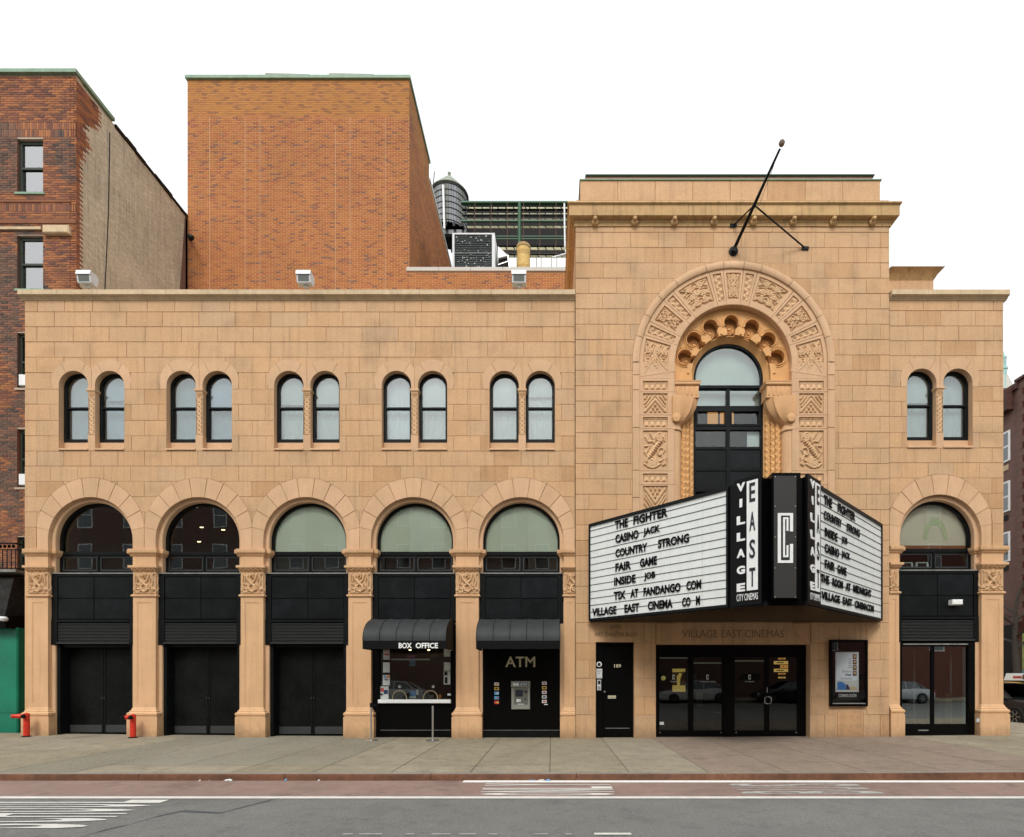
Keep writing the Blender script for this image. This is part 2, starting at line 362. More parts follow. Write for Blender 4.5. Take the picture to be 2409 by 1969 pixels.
# ---- right wing wall
yr = [696, 732, 768, 803, 838, 873, 910, 945, 981, 1016, 1052.5, 1087.6, 1123, 1159, 1195, 1231, 1283]
rowsR = [(yr[i], yr[i + 1], (2172 if i % 2 == 0 else 2130), 83) if i < 4 else (yr[i], yr[i + 1], (2122 if i % 2 else 2151), 61) for i in range(16)]
holesR = [circ_px(2212, 1238, 124, 1300)] + pair_holes(2211, -5.5)
br = block_rows(2092, 2361, rowsR, holesR); blocks += [('R', *b) for b in br]
order = sorted(blocks, key=lambda b: -b[1]); rest = MB()
for i, (w, a, mb) in enumerate(order):
    if i < 290: mb.build('stone_block', mStone, T)
    else:
        for v, f, t in ((mb.v, mb.f, mb.t[0]),): rest.add(v, f, 0, t)
struct(rest.build('stone_blocks', mStone, T), 'stuff')

# ---- the wall behind the blocks (joints show it)
def rectz(x0, x1, y0, y1): return [(X(x0), Z(y1)), (X(x1), Z(y1)), (X(x1), Z(y0)), (X(x0), Z(y0))]
def backing(x0, x1, y0, y1, holes, yf, yb, name='wall'):
    R = rectz(x0, x1, y0, y1); H = [[(X(p[0]), Z(p[1])) for p in h] for h in holes]; mb = MB()
    mb.region([R] + H, lambda u, w: pip(u, w, R) and not any(pip(u, w, h) for h in H), yf, yb); return mb.build(name, mMortar, T, smooth=False)
def win_hole(cx, dy=0): return [circ_px(cx + s * 42.4, 908 + dy, 35.5, 1056 + dy) for s in (-1, 1)]
backing(58.5, 1353, 690, 1760, [circ_px(c, 1268, 101, 1770) for c in BAYS] + [h for c in PAIRS for h in win_hole(c)], .0125, .2)
backing(1354, 2089.5, 475, 1760, [circ_px(1724, 857, 220, 1441), [(1542, 1515), (1904, 1515), (1904, 1770), (1542, 1770)], [(1401.5, 1510), (1491, 1510), (1491, 1770), (1401.5, 1770)]], -.032, .12)
backing(2091.5, 2360.5, 690, 1760, [circ_px(2212, 1260, 98, 1770)] + win_hole(2211, -5.5), .0125, .2)
mb = MB()   # body of the building behind the front: roofs, cross walls, dark core
for a, b in ((58.5, 1353), (2091.5, 2360.5)):
    mb.box(X(a), X(b), .2, 6.0, 11.15, 11.3); mb.box(X(a), X(a) + .15, .2, 6, -.2, 11.15)
mb.box(X(2360.5) - .15, X(2360.5), .2, 16, -.2, 11.28)
mb.build('roof', mStone, T)
mb = MB(); mb.box(X(1354), X(1354) + .2, -.03, 5, -.2, 14.0); mb.box(X(2089.5) - .2, X(2089.5), -.03, 5, -.2, 14.0); mb.box(X(1354), X(2089.5), .12, 5, 13.8, 14.0)
mb.build('tower_side_wall', mStone, T)
mb = MB(); mb.box(X(58.5) + .2, X(1354), 1.4, 1.5, -.2, 11.1); mb.box(X(2091.5) + .1, X(2360.5) - .2, 2.6, 2.7, -.2, 11.1); mb.box(X(1354) + .2, X(2089.5) - .2, 3.2, 3.3, -.2, 13.7)
mb.box(X(1354) + .2, X(2089.5) - .2, .7, 3.2, 3.2, 3.3); mb.box(X(58.5) + .2, X(1353), .55, 1.4, 3.15, 3.25); mb.box(X(58.5) + .2, X(1353), .33, 1.4, 6.30, 6.36)
for c in BAYS[:-1]: mb.box(X(c + 126) - .05, X(c + 126) + .05, .2, 1.4, -.2, 11)
mb.box(X(1354), X(2360.5), 5, 5.2, -.2, 11.2); mb.box(X(58.5), X(1354), 5.9, 6.1, -.2, 11.2)
mb.build('inner_wall', mDark, T)

# ---- voussoirs round the ground-floor arches
def voussoirs(cx, ci, r, co, ro, zimp, lim, depth, angs, mat=mTrim, yf=-.004, name='voussoir'):
    edges = [-90 - 60] + [-a for a in reversed(angs)] + list(angs) + [90 + 60]
    def outer(a):
        s, c = math.sin(math.radians(a)), math.cos(math.radians(a)); d = co - ci       # outer centre above/below inner (px, y down)
        b = -c * (-d); k = -(c * d) ; B = c * d
        disc = B * B - (d * d - ro * ro); t = -B + math.sqrt(max(disc, 0))
        x = t * s
        if abs(x) > lim and abs(s) > 1e-6: t = lim / abs(s)
        return (cx + t * s, ci - t * c)
    for a0, a1 in zip(edges[:-1], edges[1:]):
        spr = abs(a0) > 120 or abs(a1) > 120
        if spr:
            sg = 1 if a1 > 0 else -1; aa = a0 if sg > 0 else a1
            n = 4; inn = []; out = []
            for i in range(n + 1):
                a = aa + (sg * 90 - aa) * i / n; inn.append((cx + r * math.sin(math.radians(a)), ci - r * math.cos(math.radians(a)))); q = outer(a); out.append(q)
            out = [q for q in out if q[1] < zimp]
            ox = max(abs(q[0] - cx) for q in out) * sg + cx
            poly = inn + [(cx + sg * r, zimp), (ox, zimp)] + out[::-1]
        else:
            n = 6; q = .35
            A = [a0 + q + (a1 - a0 - 2 * q) * i / n for i in range(n + 1)]
            poly = [(cx + (r + 0) * math.sin(math.radians(a)), ci - r * math.cos(math.radians(a))) for a in A] + [outer(a) for a in reversed(A)]
        MB().prism([(X(u), Z(w)) for u, w in poly], yf, depth, 0, rnd.random()).build(name, mat, T, smooth=False)
for i, c in enumerate(BAYS): voussoirs(c, 1268, 100, 1250, 127.2, 1291, 126.2, .095, [8.4, 24.5, 41.5, 59.5, 77.5])
voussoirs(2212, 1259, 97, 1238, 123.2, 1283, 119.5, .095, [8.4, 24.5, 41.5, 59.5, 77.5])

# ---- piers with plinth, recessed panel, carved capital and impost
cap_str = [
    ([(.30, .80), (.30, .66), (.44, .5), (.62, .36), (.66, .2), (.55, .1), (.42, .14), (.38, .26)], .055, 1.25),
    ([(.72, .86), (.66, .64), (.54, .5), (.36, .34), (.28, .2), (.30, .1), (.2, .06)], .05, 1.),
    (spiral(.5, .84, .08, 1, 1, 0), .035, 1.1), ([(.5, .95), (.5, .82), (.44, .76)], .03, 1.2), ([(.56, .86), (.58, .74), (.5, .68)], .03, 1.),
    ([(.06, .9), (.10, .76), (.08, .5), (.12, .3), (.05, .14)], .04, 1.), ([(.14, .86), (.2, .76), (.2, .6), (.16, .46), (.24, .4)], .03, .9),
    ([(.94, .9), (.88, .8), (.9, .55), (.86, .3), (.95, .2)], .045, 1.), ([(.8, .88), (.82, .7), (.76, .5), (.8, .36)], .03, .9), ([(.7, .45), (.78, .32), (.72, .2)], .03, .8),
    (spiral(.16, .14, .09, 1.2, 1, 1), .03, .9), (spiral(.82, .13, .1, 1.3, -1, 2), .03, .9), ([(.05, .04), (.3, .03), (.5, .05), (.7, .03), (.95, .04)], .03, .7)]
Hcap = hfield(cap_str, 52, 48, .95, .045)
crest = [([(.02, .2), (.1, .75), (.2, .2), (.3, .75), (.4, .2), (.5, .8), (.6, .2), (.7, .75), (.8, .2), (.9, .75), (.98, .2)], .14, 1), ([(0, .93), (1, .93)], .1, .8)]
Hcrest = hfield(crest, 60, 10, 5, .03)
def moulded_pier(x0, x1, L, R, dz=0., g=0., second=True):
    """x0,x1 world edges of the shaft; L/R: overhang on that side (0 where it dies into another wall)"""
    P = part('pilaster', T); z = lambda v: v + dz; tn = rnd.random()
    mb = MB(); mb.box(x0 - .10 * L, x1 + .10 * R, -.09, .3, g - .1, z(.555)); mb.build('plinth', mPier, P)
    mb = MB(); ring_prof(x0, x1, [(0, z(.5)), (.075, z(.556)), (.075, z(.575)), (.095, z(.60)), (.10, z(.63)), (.09, z(.66)), (.055, z(.685)), (.055, z(.71)), (.03, z(.73)), (.02, z(.77)), (0, z(.80))], 0, .3, mb, L, R)
    mb.build('base_moulding', mPier, P)
    mb = MB(); q = .105; za, zb, zt, zl = z(.80), z(.90), z(3.55), z(3.69); w = x1 - x0
    if w < .45: q = .075
    R4 = [(x0, x0 + q, za, zl), (x1 - q, x1, za, zl), (x0 + q, x1 - q, za, zb), (x0 + q, x1 - q, zt, zl)]
    for a, b, c, d in R4: mb.box(a, b, 0, .28, c, d)
    mb.box(x0 + q, x1 - q, .0105, .2, zb, zt)
    for a, b, c, d in ((x0 + q, x0 + q + .018, zb, zt), (x1 - q - .018, x1 - q, zb, zt), (x0 + q + .018, x1 - q - .018, zb, zb + .018), (x0 + q + .018, x1 - q - .018, zt - .018, zt)): mb.box(a, b, .005, .03, c, d)
    mb.build('shaft', mPier, P)
    mb = MB(); ring_prof(x0, x1, [(0, z(3.685)), (.03, z(3.695)), (.042, z(3.72)), (.03, z(3.745)), (0, z(3.755))], 0, .28, mb, L, R); mb.build('astragal', mPier, P)
    mb = MB(); mb.box(x0, x1, 0.004, .28, z(3.74), z(4.5)); mb.build('capital_block', mPier, P)
    h0, h1 = z(3.76), z(4.36)
    Hc = Hcap if w > .45 else Hcap[:, :int(52 * w / .58)].copy() if R == 0 else Hcap[:, -int(52 * w / .58):].copy()
    relief('carved_face', Hc, lambda u, v, h: (x0 + .01 + (w - .02) * u, .003 - h, h0 + (h1 - h0) * v), mCarve, P)
    if R: relief('carved_face', Hcap[:, :20].copy(), lambda u, v, h: (x1 - .003 + h * .6, .01 + .22 * u, h0 + (h1 - h0) * v), mCarve, P)
    if L: relief('carved_face', Hcap[:, -20:].copy(), lambda u, v, h: (x0 + .003 - h * .6, .23 - .22 * u, h0 + (h1 - h0) * v), mCarve, P)
    relief('crest_band', Hcrest, lambda u, v, h: (x0 - .055 * L * v + (w + .055 * (L + R) * v) * u, -.002 - .055 * v - h, z(4.355) + .082 * v), mCarve, P)
    mb = MB(); ring_prof(x0, x1, [(0, z(4.35)), (.05, z(4.425)), (.075, z(4.437)), (.082, z(4.445)), (.082, z(4.50)), (0, z(4.502))], 0, .28, mb, L, R); mb.build('abacus', mPier, P)
    mb = MB(); mb.box(x0 - .002, x1 + .002, -.002, .28, z(4.50), z(4.78)); mb.build('neck', mPier, P)
    pr = [(0, z(4.755)), (.03, z(4.77)), (.035, z(4.785)), (.03, z(4.8)), (.05, z(4.805)), (.052, z(4.822)), (.075, z(4.83)), (.08, z(4.838)), (.08, z(4.93)), (0, z(4.935))]
    mb = MB(); ring_prof(x0, x1, pr, 0, .28, mb, L, R)
    if second: ring_prof(x0 - .1 * L, x1 + .1 * R, pr[:-1] + [(0, z(4.933))], .1, .3, mb, L, R)
    mb.build('impost', mPier, P)
for i in range(4):
    m = (BAYS[i] + BAYS[i + 1]) / 2; moulded_pier(X(m - 26.6), X(m + 26.6), 1, 1, 0, gz(X(m)))
moulded_pier(X(66), X(112.8), 1, 1, 0, gz(X(90)))
MB().box(X(58.5), X(66) - .0, -.0, .3, 0, 4.94).build('corner_strip', mPier, T)
moulded_pier(X(1326.6), X(1353), 1, 0)
moulded_pier(X(2091.5), X(2115), 0, 1, .08, gz(9)); moulded_pier(X(2309.2), X(2360.5), 1, 1, .08, gz(11.5))

# ---- bays: inner arch order, frames, panes, panels, louvres, doors
def bay(i, cpx, rpx, kind, lun, dz=0., g=0.):
    c = X(cpx); R = rpx / 90; r = R - .1; cz = Z(1268) + dz - (.0 if rpx == 100 else -.0); z = lambda v: v + dz
    mb = MB(); sweep_arch(mb, c, cz, g - .05, [(R + .01, .094), (r + .035, .094), (r + .012, .10), (r, .118), (r, .15), (r + .008, .156), (r + .008, .26)])
    mb.build('arch_moulding', mTrim, T)
    Wn = part('arched_window', T); yw = .235; zb = z(4.335)
    outer = [(c - r - .02, zb)] + [(c - (r + .02) * math.cos(math.pi * k / 32), cz + (r + .02) * math.sin(math.pi * k / 32)) for k in range(33)] + [(c + r + .02, zb)]
    q = r - .055; zt = z(4.925)
    lune = [(c - q, zt)] + [(c - q * math.cos(math.pi * k / 32), cz + q * math.sin(math.pi * k / 32)) for k in range(33)] + [(c + q, zt)]
    lo = [[(c - q, z(4.42)), (c - .035, z(4.42)), (c - .035, z(4.80)), (c - q, z(4.80))], [(c + .035, z(4.42)), (c + q, z(4.42)), (c + q, z(4.80)), (c + .035, z(4.80))]]
    mb = MB(); mb.region([outer, lune] + lo, lambda u, w: pip(u, w, outer) and not pip(u, w, lune) and not any(pip(u, w, l) for l in lo), yw, yw + .09)
    mb.box(c - q, c + q, yw - .02, yw + .0, z(4.84), z(4.87)); mb.box(c - .02, c + .02, yw - .015, yw, z(4.38), z(4.83)); mb.build('frame', mBlack, Wn, smooth=False)
    mb = MB()
    for l in lo:
        (a, b), (d, e) = l[0], l[2]
        for s in ((a, a + .03, b, e), (d - .03, d, b, e), (a + .03, d - .03, b, b + .03), (a + .03, d - .03, e - .03, e)): mb.box(s[0], s[1], yw + .02, yw + .07, s[2], s[3])
    mb.build('sash', mLouv, Wn)
    gm = gDark if lun == 'dark' else gLun
    MB().prism(lune, yw + .05, yw + .056).build('pane', gm, Wn, smooth=False)
    for l in lo: MB().prism(l, yw + .045, yw + .05).build('pane', gDark, Wn, smooth=False)
    if lun == 'blind':
        ws = [0, .22, .42, .68, .86, 1]
        for q0, q1 in zip(ws[:-1], ws[1:]): MB().box(c - r + 2 * r * q0, c - r + 2 * r * q1, .315, .32, z(4.9), z(6.25), 0, rnd.random()).build('blind', mBlind, Wn)
        MB().box(c - r, c + r, .42, .44, z(4.35), z(4.9)).build('inner_board', mDark, Wn)
    if lun == 'pink':
        MB().box(c - r, c + r, .36, .37, z(5.04), z(6.25)).build('blind', mPinkB, Wn); MB().box(c - r, c + r, .355, .365, z(4.9), z(5.035)).build('colour_band', mOrangeP, Wn)
        mb = MB(); mb.grid([[(c + .12 + rr * .9 * math.cos(a), .35, z(5.2) + rr * 1.6 * math.sin(a)) for rr in (.24, .36)] for a in [math.pi * k / 20 for k in range(21)]]); mb.build('painted_arch', mGreenP, Wn)
        mb = MB()
        for k in (-.86, -.45): ring = [(c + k, z(4.43)), (c + k + .36, z(4.43)), (c + k + .34, z(4.58)), (c + k + .02, z(4.58))]; mb.prism(ring, .30, .33); mb.prism([(x_ * .7 + (c + k + .18) * .3, zz * .7 + z(4.49) * .3) for x_, zz in ring], .295, .31, 1)
        mb.build('stacked_chair_backs', [mLGrey, mDark], Wn)
    # sill and panel field
    MB().box(c - R + .004, c + R - .004, .06, .26, z(4.305), z(4.335)).build('metal_sill', mSill, T)
    Pn = part('panel_screen', T); zl = z(3.11) if kind not in ('box', 'atm') else z(3.0)
    mb = MB(); mb.box(c - R + .006, c + R - .006, .125, .2, zl, z(4.304)); mb.box(c - R + .006, c - .955, .09, .124, zl, z(4.304)); mb.box(c + .955, c + R - .006, .09, .124, zl, z(4.304)); mb.box(c - .955, c + .955, .085, .124, z(4.24), z(4.304))
    mb.build('frame', mBlack, Pn)
    for a, b in ((-.945, -.008), (.008, .945)):
        for e, f in ((3.125, 3.655), (3.672, 4.232)): MB().bbox(c + a, c + b, .105, .123, z(e), z(f), .006, 0, rnd.random()).build('panel', mBlackP, Pn, smooth=False)
    if kind in ('doors', 'glass'):
        Lv = part('louvre', T); y0 = .10
        mb = MB(); mb.box(c - R + .006, c + R - .006, .17, .2, z(2.44), zl); mb.box(c - R + .006, c - .955, y0 - .02, .17, z(2.44), zl); mb.box(c + .955, c + R - .006, y0 - .02, .17, z(2.44), zl)
        mb.box(c - .955, c + .955, y0 - .03, .17, z(3.04), z(3.10)); mb.box(c - .955, c + .955, y0 - .02, .17, z(2.46), z(2.52)); mb.build('frame', mBlack, Lv)
        MB().bbox(c - .955, c + .955, y0 - .045, y0 - .021, z(2.47), z(2.50), .004).build('bottom_rail', mLouv, Lv)
        for k in range(13):
            zz = z(2.535) + k * .0385; MB().add([(c - .95, y0, zz + .0), (c + .95, y0, zz), (c + .95, y0 + .035, zz + .010), (c - .95, y0 + .035, zz + .010), (c - .95, y0 - .002, zz + .008), (c + .95, y0 - .002, zz + .008), (c + .95, y0 + .035, zz + .018), (c - .95, y0 + .035, zz + .018)],
                [(0, 1, 5, 4), (4, 5, 6, 7), (0, 3, 2, 1), (0, 4, 7, 3), (1, 2, 6, 5)]).build('slat', mSlat, Lv, smooth=False)
    if kind == 'doors':
        yd = .42
        mb = MB(); mb.box(c - R + .006, c - .93, .15, .60, g - .05, z(2.44)); mb.box(c + .93, c + R - .006, .15, .60, g - .05, z(2.44)); mb.box(c - .93, c + .93, .2, .6, z(2.38), z(2.44)); mb.build('door_frame', mBlack, T)
        for s in (-1, 1):
            a, b = (c - .925, c - .006) if s < 0 else (c + .006, c + .925); Dn = part('door', T); t = rnd.random()
            MB().bbox(a, b, yd, yd + .05, g + .03, z(2.375), .006, 0, t).build('door_leaf', mDoor, Dn)
            mb = MB(); mb.bbox(a + .01, b - .01, yd - .008, yd, g + .04, g + .24, .004); mb.build('kick_plate', mSill if 0 else mLouv, Dn)
            e = b - .05 if s < 0 else a + .0; MB().bbox(e, e + .05, yd - .014, yd, g + .03, z(2.37), .004).build('meeting_stile', mBlack, Dn)
            MB().tube([(e + .025, yd - .02, 1.0), (e + .025, yd - .03, 1.06)], .014, 6).build('lock', mLouv, Dn)
    return c, R, z
holes = None
for i, (c, k, l) in enumerate(zip(BAYS, ('doors', 'doors', 'doors', 'box', 'atm'), ('dark', 'dark', 'blind', 'blind', 'blind'))): bay(i, c, 100, k, l, 0, gz(X(c)))
bay(5, 2212, 97, 'glass', 'pink', .08, gz(X(2212)))
# faint ceiling lights seen in the second lunette
mb = MB(); c = X(BAYS[1])
for a, zz in ((-.55, 5.75), (-.62, 5.35), (.05, 5.68)): mb.box(c + a, c + a + .09, .9, .92, zz, zz + .02)
mb.build('ceiling_light', mBulb, T)

# ---- paired upper windows
def window_pair(cx, dz, curt, gm=None):
    Wp = part('paired_window', T); e = 42.4 * R9; c = X(cx)
    for s in (-1, 1):
        x = c + s * e; cz = Z(908) + dz; r = 34.6 * R9; zb = Z(1057.5) + dz
        mb = MB(); sweep_arch(mb, x, cz, zb, [(r + .012, -.002), (r + .0, .004), (r, .22)], 24); mb.build('reveal', mTrim, Wp)
        # arch stones round the head
        ro = 50.5 * R9; co = Z(897.5) + dz
        def out(a):
            sn, cs = math.sin(a), math.cos(a); d = co - cz; t = cs * d + math.sqrt(max(ro * ro - d * d * sn * sn, 0)); px = t * sn
            if s * px < -e + .0 and abs(sn) > 1e-6: t = (e - .004) / abs(sn)
            return (x + t * sn, cz + t * cs)
        A = [-math.radians(90), -math.radians(30), math.radians(30), math.radians(90)]
        for a0, a1 in zip(A[:-1], A[1:]):
            al = [a0 + .008 + (a1 - a0 - .016) * k / 7 for k in range(8)]
            poly = [(x + r * math.sin(a), cz + r * math.cos(a)) for a in al] + [out(a) for a in reversed(al)]
            sg = -1 if a0 < -1.5 else 1 if a1 > 1.5 else 0
            if sg:      # springer runs down to the impost line
                zi = Z(916.2) + dz; ins = (x + sg * r, zi); ox = out(sg * math.pi / 2 * .999)[0]; ots = (ox, zi)
                poly = ([ots, ins] + poly) if sg < 0 else poly[:8] + [ins, ots] + poly[8:]
            MB().prism(poly, -.004, .05, 0, rnd.random()).build('arch_stone', mTrim, Wp, smooth=False)
        f = part('window', T)
        y0 = .145
        op = arch_poly(x, cz, r - .002, zb + .26, 24); q = r - .075; zm = Z(955) + dz
        up = [(x - q, zm + .025)] + [(x - q * math.cos(math.pi * k / 24), cz + q * math.sin(math.pi * k / 24)) for k in range(25)] + [(x + q, zm + .025)]
        dn = [(x - q, zb + .345), (x + q, zb + .345), (x + q, zm - .03), (x - q, zm - .03)]
        mb = MB(); mb.region([op, up, dn], lambda u, w: pip(u, w, op) and not pip(u, w, up) and not pip(u, w, dn), y0, y0 + .06); mb.box(x - q, x + q, y0 - .012, y0, zm - .02, zm + .015); mb.build('frame', mBlack, f, smooth=False)
        MB().prism(up, y0 + .03, y0 + .035).build('pane', gWin, f, smooth=False); MB().prism(dn, y0 + .045, y0 + .05).build('pane', gWin, f, smooth=False)
        k0 = 30; ph = rnd.random() * 6; am = .012 if curt is mCurt else .003
        mb = MB(); mb.grid([[(x - r + 2 * r * k / k0, .32 + am * math.sin(k * 1.35 + ph) + am * .6 * math.sin(k * .61 + zz), zz) for k in range(k0 + 1)] for zz in (zb, zm - .5, zm, cz + r + .05)], 0, rnd.random()); mb.build('curtain', curt, f)
        if rnd.random() < .45: MB().box(x - r, x + r, .245, .25, zm + rnd.uniform(-.1, .35), cz + r + .05).build('roller_blind', curt, f)
        mb = MB(); mb.box(x - r, x + r, .15, .21, zb + .10, zb + .262); mb.build('inner_sill', mTrim, Wp)
        mb = MB(); mb.xprism([(-.03, zb - .005), (-.03, zb + .03), (.0, zb + .05), (.15, zb + .10), (.2, zb + .10), (.2, zb - .005)], x - r + .002, x + r - .002); mb.build('sill', mTrim, Wp)
    # colonnette: capital, lattice shaft, base
    hw = 8.4 * R9; za, zb_, zc, zd = Z(1058) + dz, Z(1022) + dz, Z(938) + dz, Z(916.6) + dz; Cn = part('colonnette', T)
    MB().box(c - hw, c + hw, -.004, .2, za, zb_).build('base', mTrim, Cn)
    MB().box(c - hw * .72, c + hw * .72, .012, .2, zb_, zc).build('shaft', mTrim, Cn)
    Z3 = []
    for k in range(-1, 9): Z3 += [([(0.05, k / 8), (.95, (k + 1) / 8)], .035, 1), ([(.95, k / 8), (.05, (k + 1) / 8)], .035, 1)]
    w = hw * .72
    relief('lattice_carving', hfield(Z3, 14, 90, .16, .022), lambda u, v, h: (c - w + 2 * w * u, .012 - h, zb_ + (zc - zb_) * v), mCarve, Cn)
    mb = MB(); ring_prof(c - hw * .72, c + hw * .72, [(0, zc - .02), (.02, zc - .012), (.02, zc + .01), (.004, zc + .02), (.012, zc + .09), (.03, zc + .17), (.05, zc + .185), (.05, zd - .002), (0, zd)], .012, .2, mb); mb.build('capital', mCarve, Cn)
    relief('capital_leaves', hfield([(spiral(.25, .55, .3, 1.2, 1, 0), .07, 1), (spiral(.75, .55, .3, 1.2, -1, 3), .07, 1), ([(.5, .1), (.5, .9)], .06, 1.2)], 20, 14, 1.4, .02), lambda u, v, h: (c - w + 2 * w * u, .0 - h, zc + .03 + .13 * v), mCarve, Cn)
for i, c in enumerate(PAIRS): window_pair(c, 0, mCurtB if i < 2 else mCurt)  # first two pairs carry the mirrored sky's blue in their sheet colour
window_pair(2211, .06, mCurt)

# ---- copings
def coping(x0, x1, pitch, L, R, zt, yf=0., prof=None, mat=mCope, name='coping_stone', zshift=0):
    js = [x0]; j = x0 + pitch
    while j < x1 - pitch * .4: js.append(j); j += pitch
    js.append(x1)
    for a, b in zip(js[:-1], js[1:]):
        mb = MB(); ov = .08
        xa = a - (ov * L if a == x0 else -.003); xb = b + (ov * R if b == x1 else -.003)
        mb.xprism([(y + yf, zt + z) for y, z in prof], xa, xb, 0, rnd.random()); mb.build(name, mat, T)
PW = [(-.12, 0), (-.12, -.12), (-.10, -.135), (-.055, -.15), (-.04, -.175), (-.02, -.18), (-.015, -.205), (.25, -.205), (.3, .02)]
ztop = 1.6 + (1591 - 682) * (14 - .12) / 1260
coping(X(58.5), X(1353) - .01, .94, 1, 0, ztop, 0, PW); coping(X(2091.5) + .01, X(2360.5), .94, 0, 1, ztop, 0, PW)
# side return of the left wing coping / wall corner
# ---- tower cornice
zt = 1.6 + (1591 - 474) * (14 - .24) / 1260
CP = [(-.20, 0), (-.21, -.04), (-.185, -.055), (-.165, -.07), (-.165, -.33), (-.15, -.345), (-.13, -.35), (-.05, -.36), (-.045, -.41), (-.03, -.42), (-.03, -.50), (.02, -.51), (.3, -.51), (.3, .0)]
js = [X(1353.5)] + [X(1353.5) + .97 * k for k in range(1, 8)] + [X(2090)]
for a, b in zip(js[:-1], js[1:]):
    mb = MB(); L = a == js[0]; Rr = b == js[-1]
    rowsP = [[(a + (y * 1. if L else .003), y - .04, zt + z), (b - (y * 1. if Rr else .003), y - .04, zt + z)] for y, z in CP[:-2]]
    mb.grid(rowsP, 0, rnd.random()); mb.build('cornice_stone', mCornice, T)
mb = MB()      # returns along the sides and lid
for xs, sg in ((X(1353.5), -1), (X(2090), 1)):
    mb.grid([[(xs - sg * y, y - .04, zt + z), (xs - sg * y, 5.0, zt + z)] for y, z in CP[:-2]])
mb.box(X(1353.5) - .19, X(2090) + .19, -.23, 5.0, zt - .03, zt - .002); mb.build('cornice_return', mCornice, T)
mb = MB(); mb.box(X(1353.5) + .02, X(2090) - .02, -.05, 4.9, 13.9, zt - .04); mb.build('parapet_core', mStone, T)
for k in range(8):      # carved knobs under the cornice
    x = X(1399 + 92.6 * k) ; mb = MB(); z0 = zt - .40
    mb.lathe([(.0, -.03), (.06, -.03), (.088, -.0), (.088, .05)], (x, -.12, z0 - .02), 14, 'y'); mb.lathe([(0, -.09), (.04, -.085), (.06, -.05), (.065, 0)], (x, -.13, z0 + .01), 12, 'y'); mb.build('cornice_boss', mCornice, T)
# attic block above, with its flashing
ya = .9; za0, za1 = zt - .05, 1.6 + (1591 - 426) * 14.9 / 1260; xa0, xa1 = X(1365, ya), X(2071, ya); n = 8
for k in range(n):
    a, b = xa0 + (xa1 - xa0) * k / n, xa0 + (xa1 - xa0) * (k + 1) / n; MB().bbox(a + .004, b - .004, ya, ya + .3, za0, za1, .008, 0, rnd.random()).build('attic_stone', mStone, T, smooth=False)
mb = MB(); mb.box(xa0 + .01, xa1 - .01, ya + .02, 4.8, za0, za1 - .01); mb.build('attic_core', mMortar, T)
MB().box(xa0 - .02, xa1 + .03, ya - .03, 4.8, za1, za1 + .025).build('attic_flashing', mCopper, T)
MB().box(X(1379, 1.5), X(2052, 1.5), 1.5, 4.6, za1 + .02, 1.6 + (1591 - 416) * 15.5 / 1260).build('attic_upper_strip', M('russet_metal', (.24, .13, .085), .6, noise=[(4, .2)]), T)
zq = 1.6 + (1591 - 416) * 15.5 / 1260; mb = MB(); mb.box(X(1377, 1.5), X(2056, 1.5), 1.46, 4.7, zq, zq + .03); mb.build('attic_rail', M('dark_green_rail', (.02, .06, .03), .5), T)
# rooftop stair block behind the right wing
yb = 2.2; mb = MB(); mb.box(X(2088, yb), X(2196, yb), yb, 6, 11.2, 1.6 + (1591 - 642) * (14 + yb) / 1260); mb.build('stair_block', mStone, T)
z0 = 1.6 + (1591 - 642) * (14 + yb) / 1260; z1 = 1.6 + (1591 - 622) * (14 + yb - .3) / 1260
mb = MB(); xr = X(2196, yb); mb.grid([[(X(2086, yb), yb - o, zz), (xr + o, yb - o, zz), (xr + o, 6, zz)] for o, zz in ((0, z0 - .25), (.08, z0 - .1), (.20, z0 + .02), (.21, z1), (-.5, z1))]); mb.build('stair_block_cornice', mCornice, T)
# ------------------------------------------------ great arch of the entrance pavilion
cxp, cyp = 1724., 857.; TX = X(cxp); YT = -.045
def pol(r, a, y=None):      # radius px, angle from vertical (deg) -> x,z on the facade plane
    return (X(cxp + r * math.sin(math.radians(a))), Z(cyp - r * math.cos(math.radians(a))))
def ring_poly(r0, r1, a0, a1, n=6):
    A = [a0 + (a1 - a0) * i / n for i in range(n + 1)]; return [pol(r1, a) for a in A] + [pol(r0, a) for a in reversed(A)]
GA = part('arch_surround', T)
# plain hood moulding stones
hA = [-90, -75, -62, -49, -36, -16.5, -6, 6, 16.5, 36, 49, 62, 75, 90]
for a, b in zip(hA[:-1], hA[1:]):
    n = 6; mb = MB(); A = [a + .15 + (b - a - .3) * i / n for i in range(n + 1)]
    pr = [(236.5, YT), (236.5, YT - .035), (233, YT - .05), (224, YT - .05), (221, YT - .03), (220, YT + .02)]
    mb.grid([[(*pol(r, t)[:1], y, pol(r, t)[1]) for r, y in pr] for t in A], 0, rnd.random()); mb.build('hood_stone', mTrim, GA)
def jamb_strip(x0, x1, y0p, y1p, yf, name='hood_stone', mat=mTrim):
    MB().bbox(X(x0), X(x1), yf, YT + .05, Z(y1p - .4), Z(y0p + .4), .008, 0, rnd.random()).build(name, mat, GA, smooth=False)
jy = [857, 887, 922, 1008, 1108, 1172, 1236, 1300, 1364, 1430]
for a, b in zip(jy[:-1], jy[1:]):
    jamb_strip(1487.5, 1503.5, a, b, YT - .035); jamb_strip(1944.5, 1960.5, a, b, YT - .035)
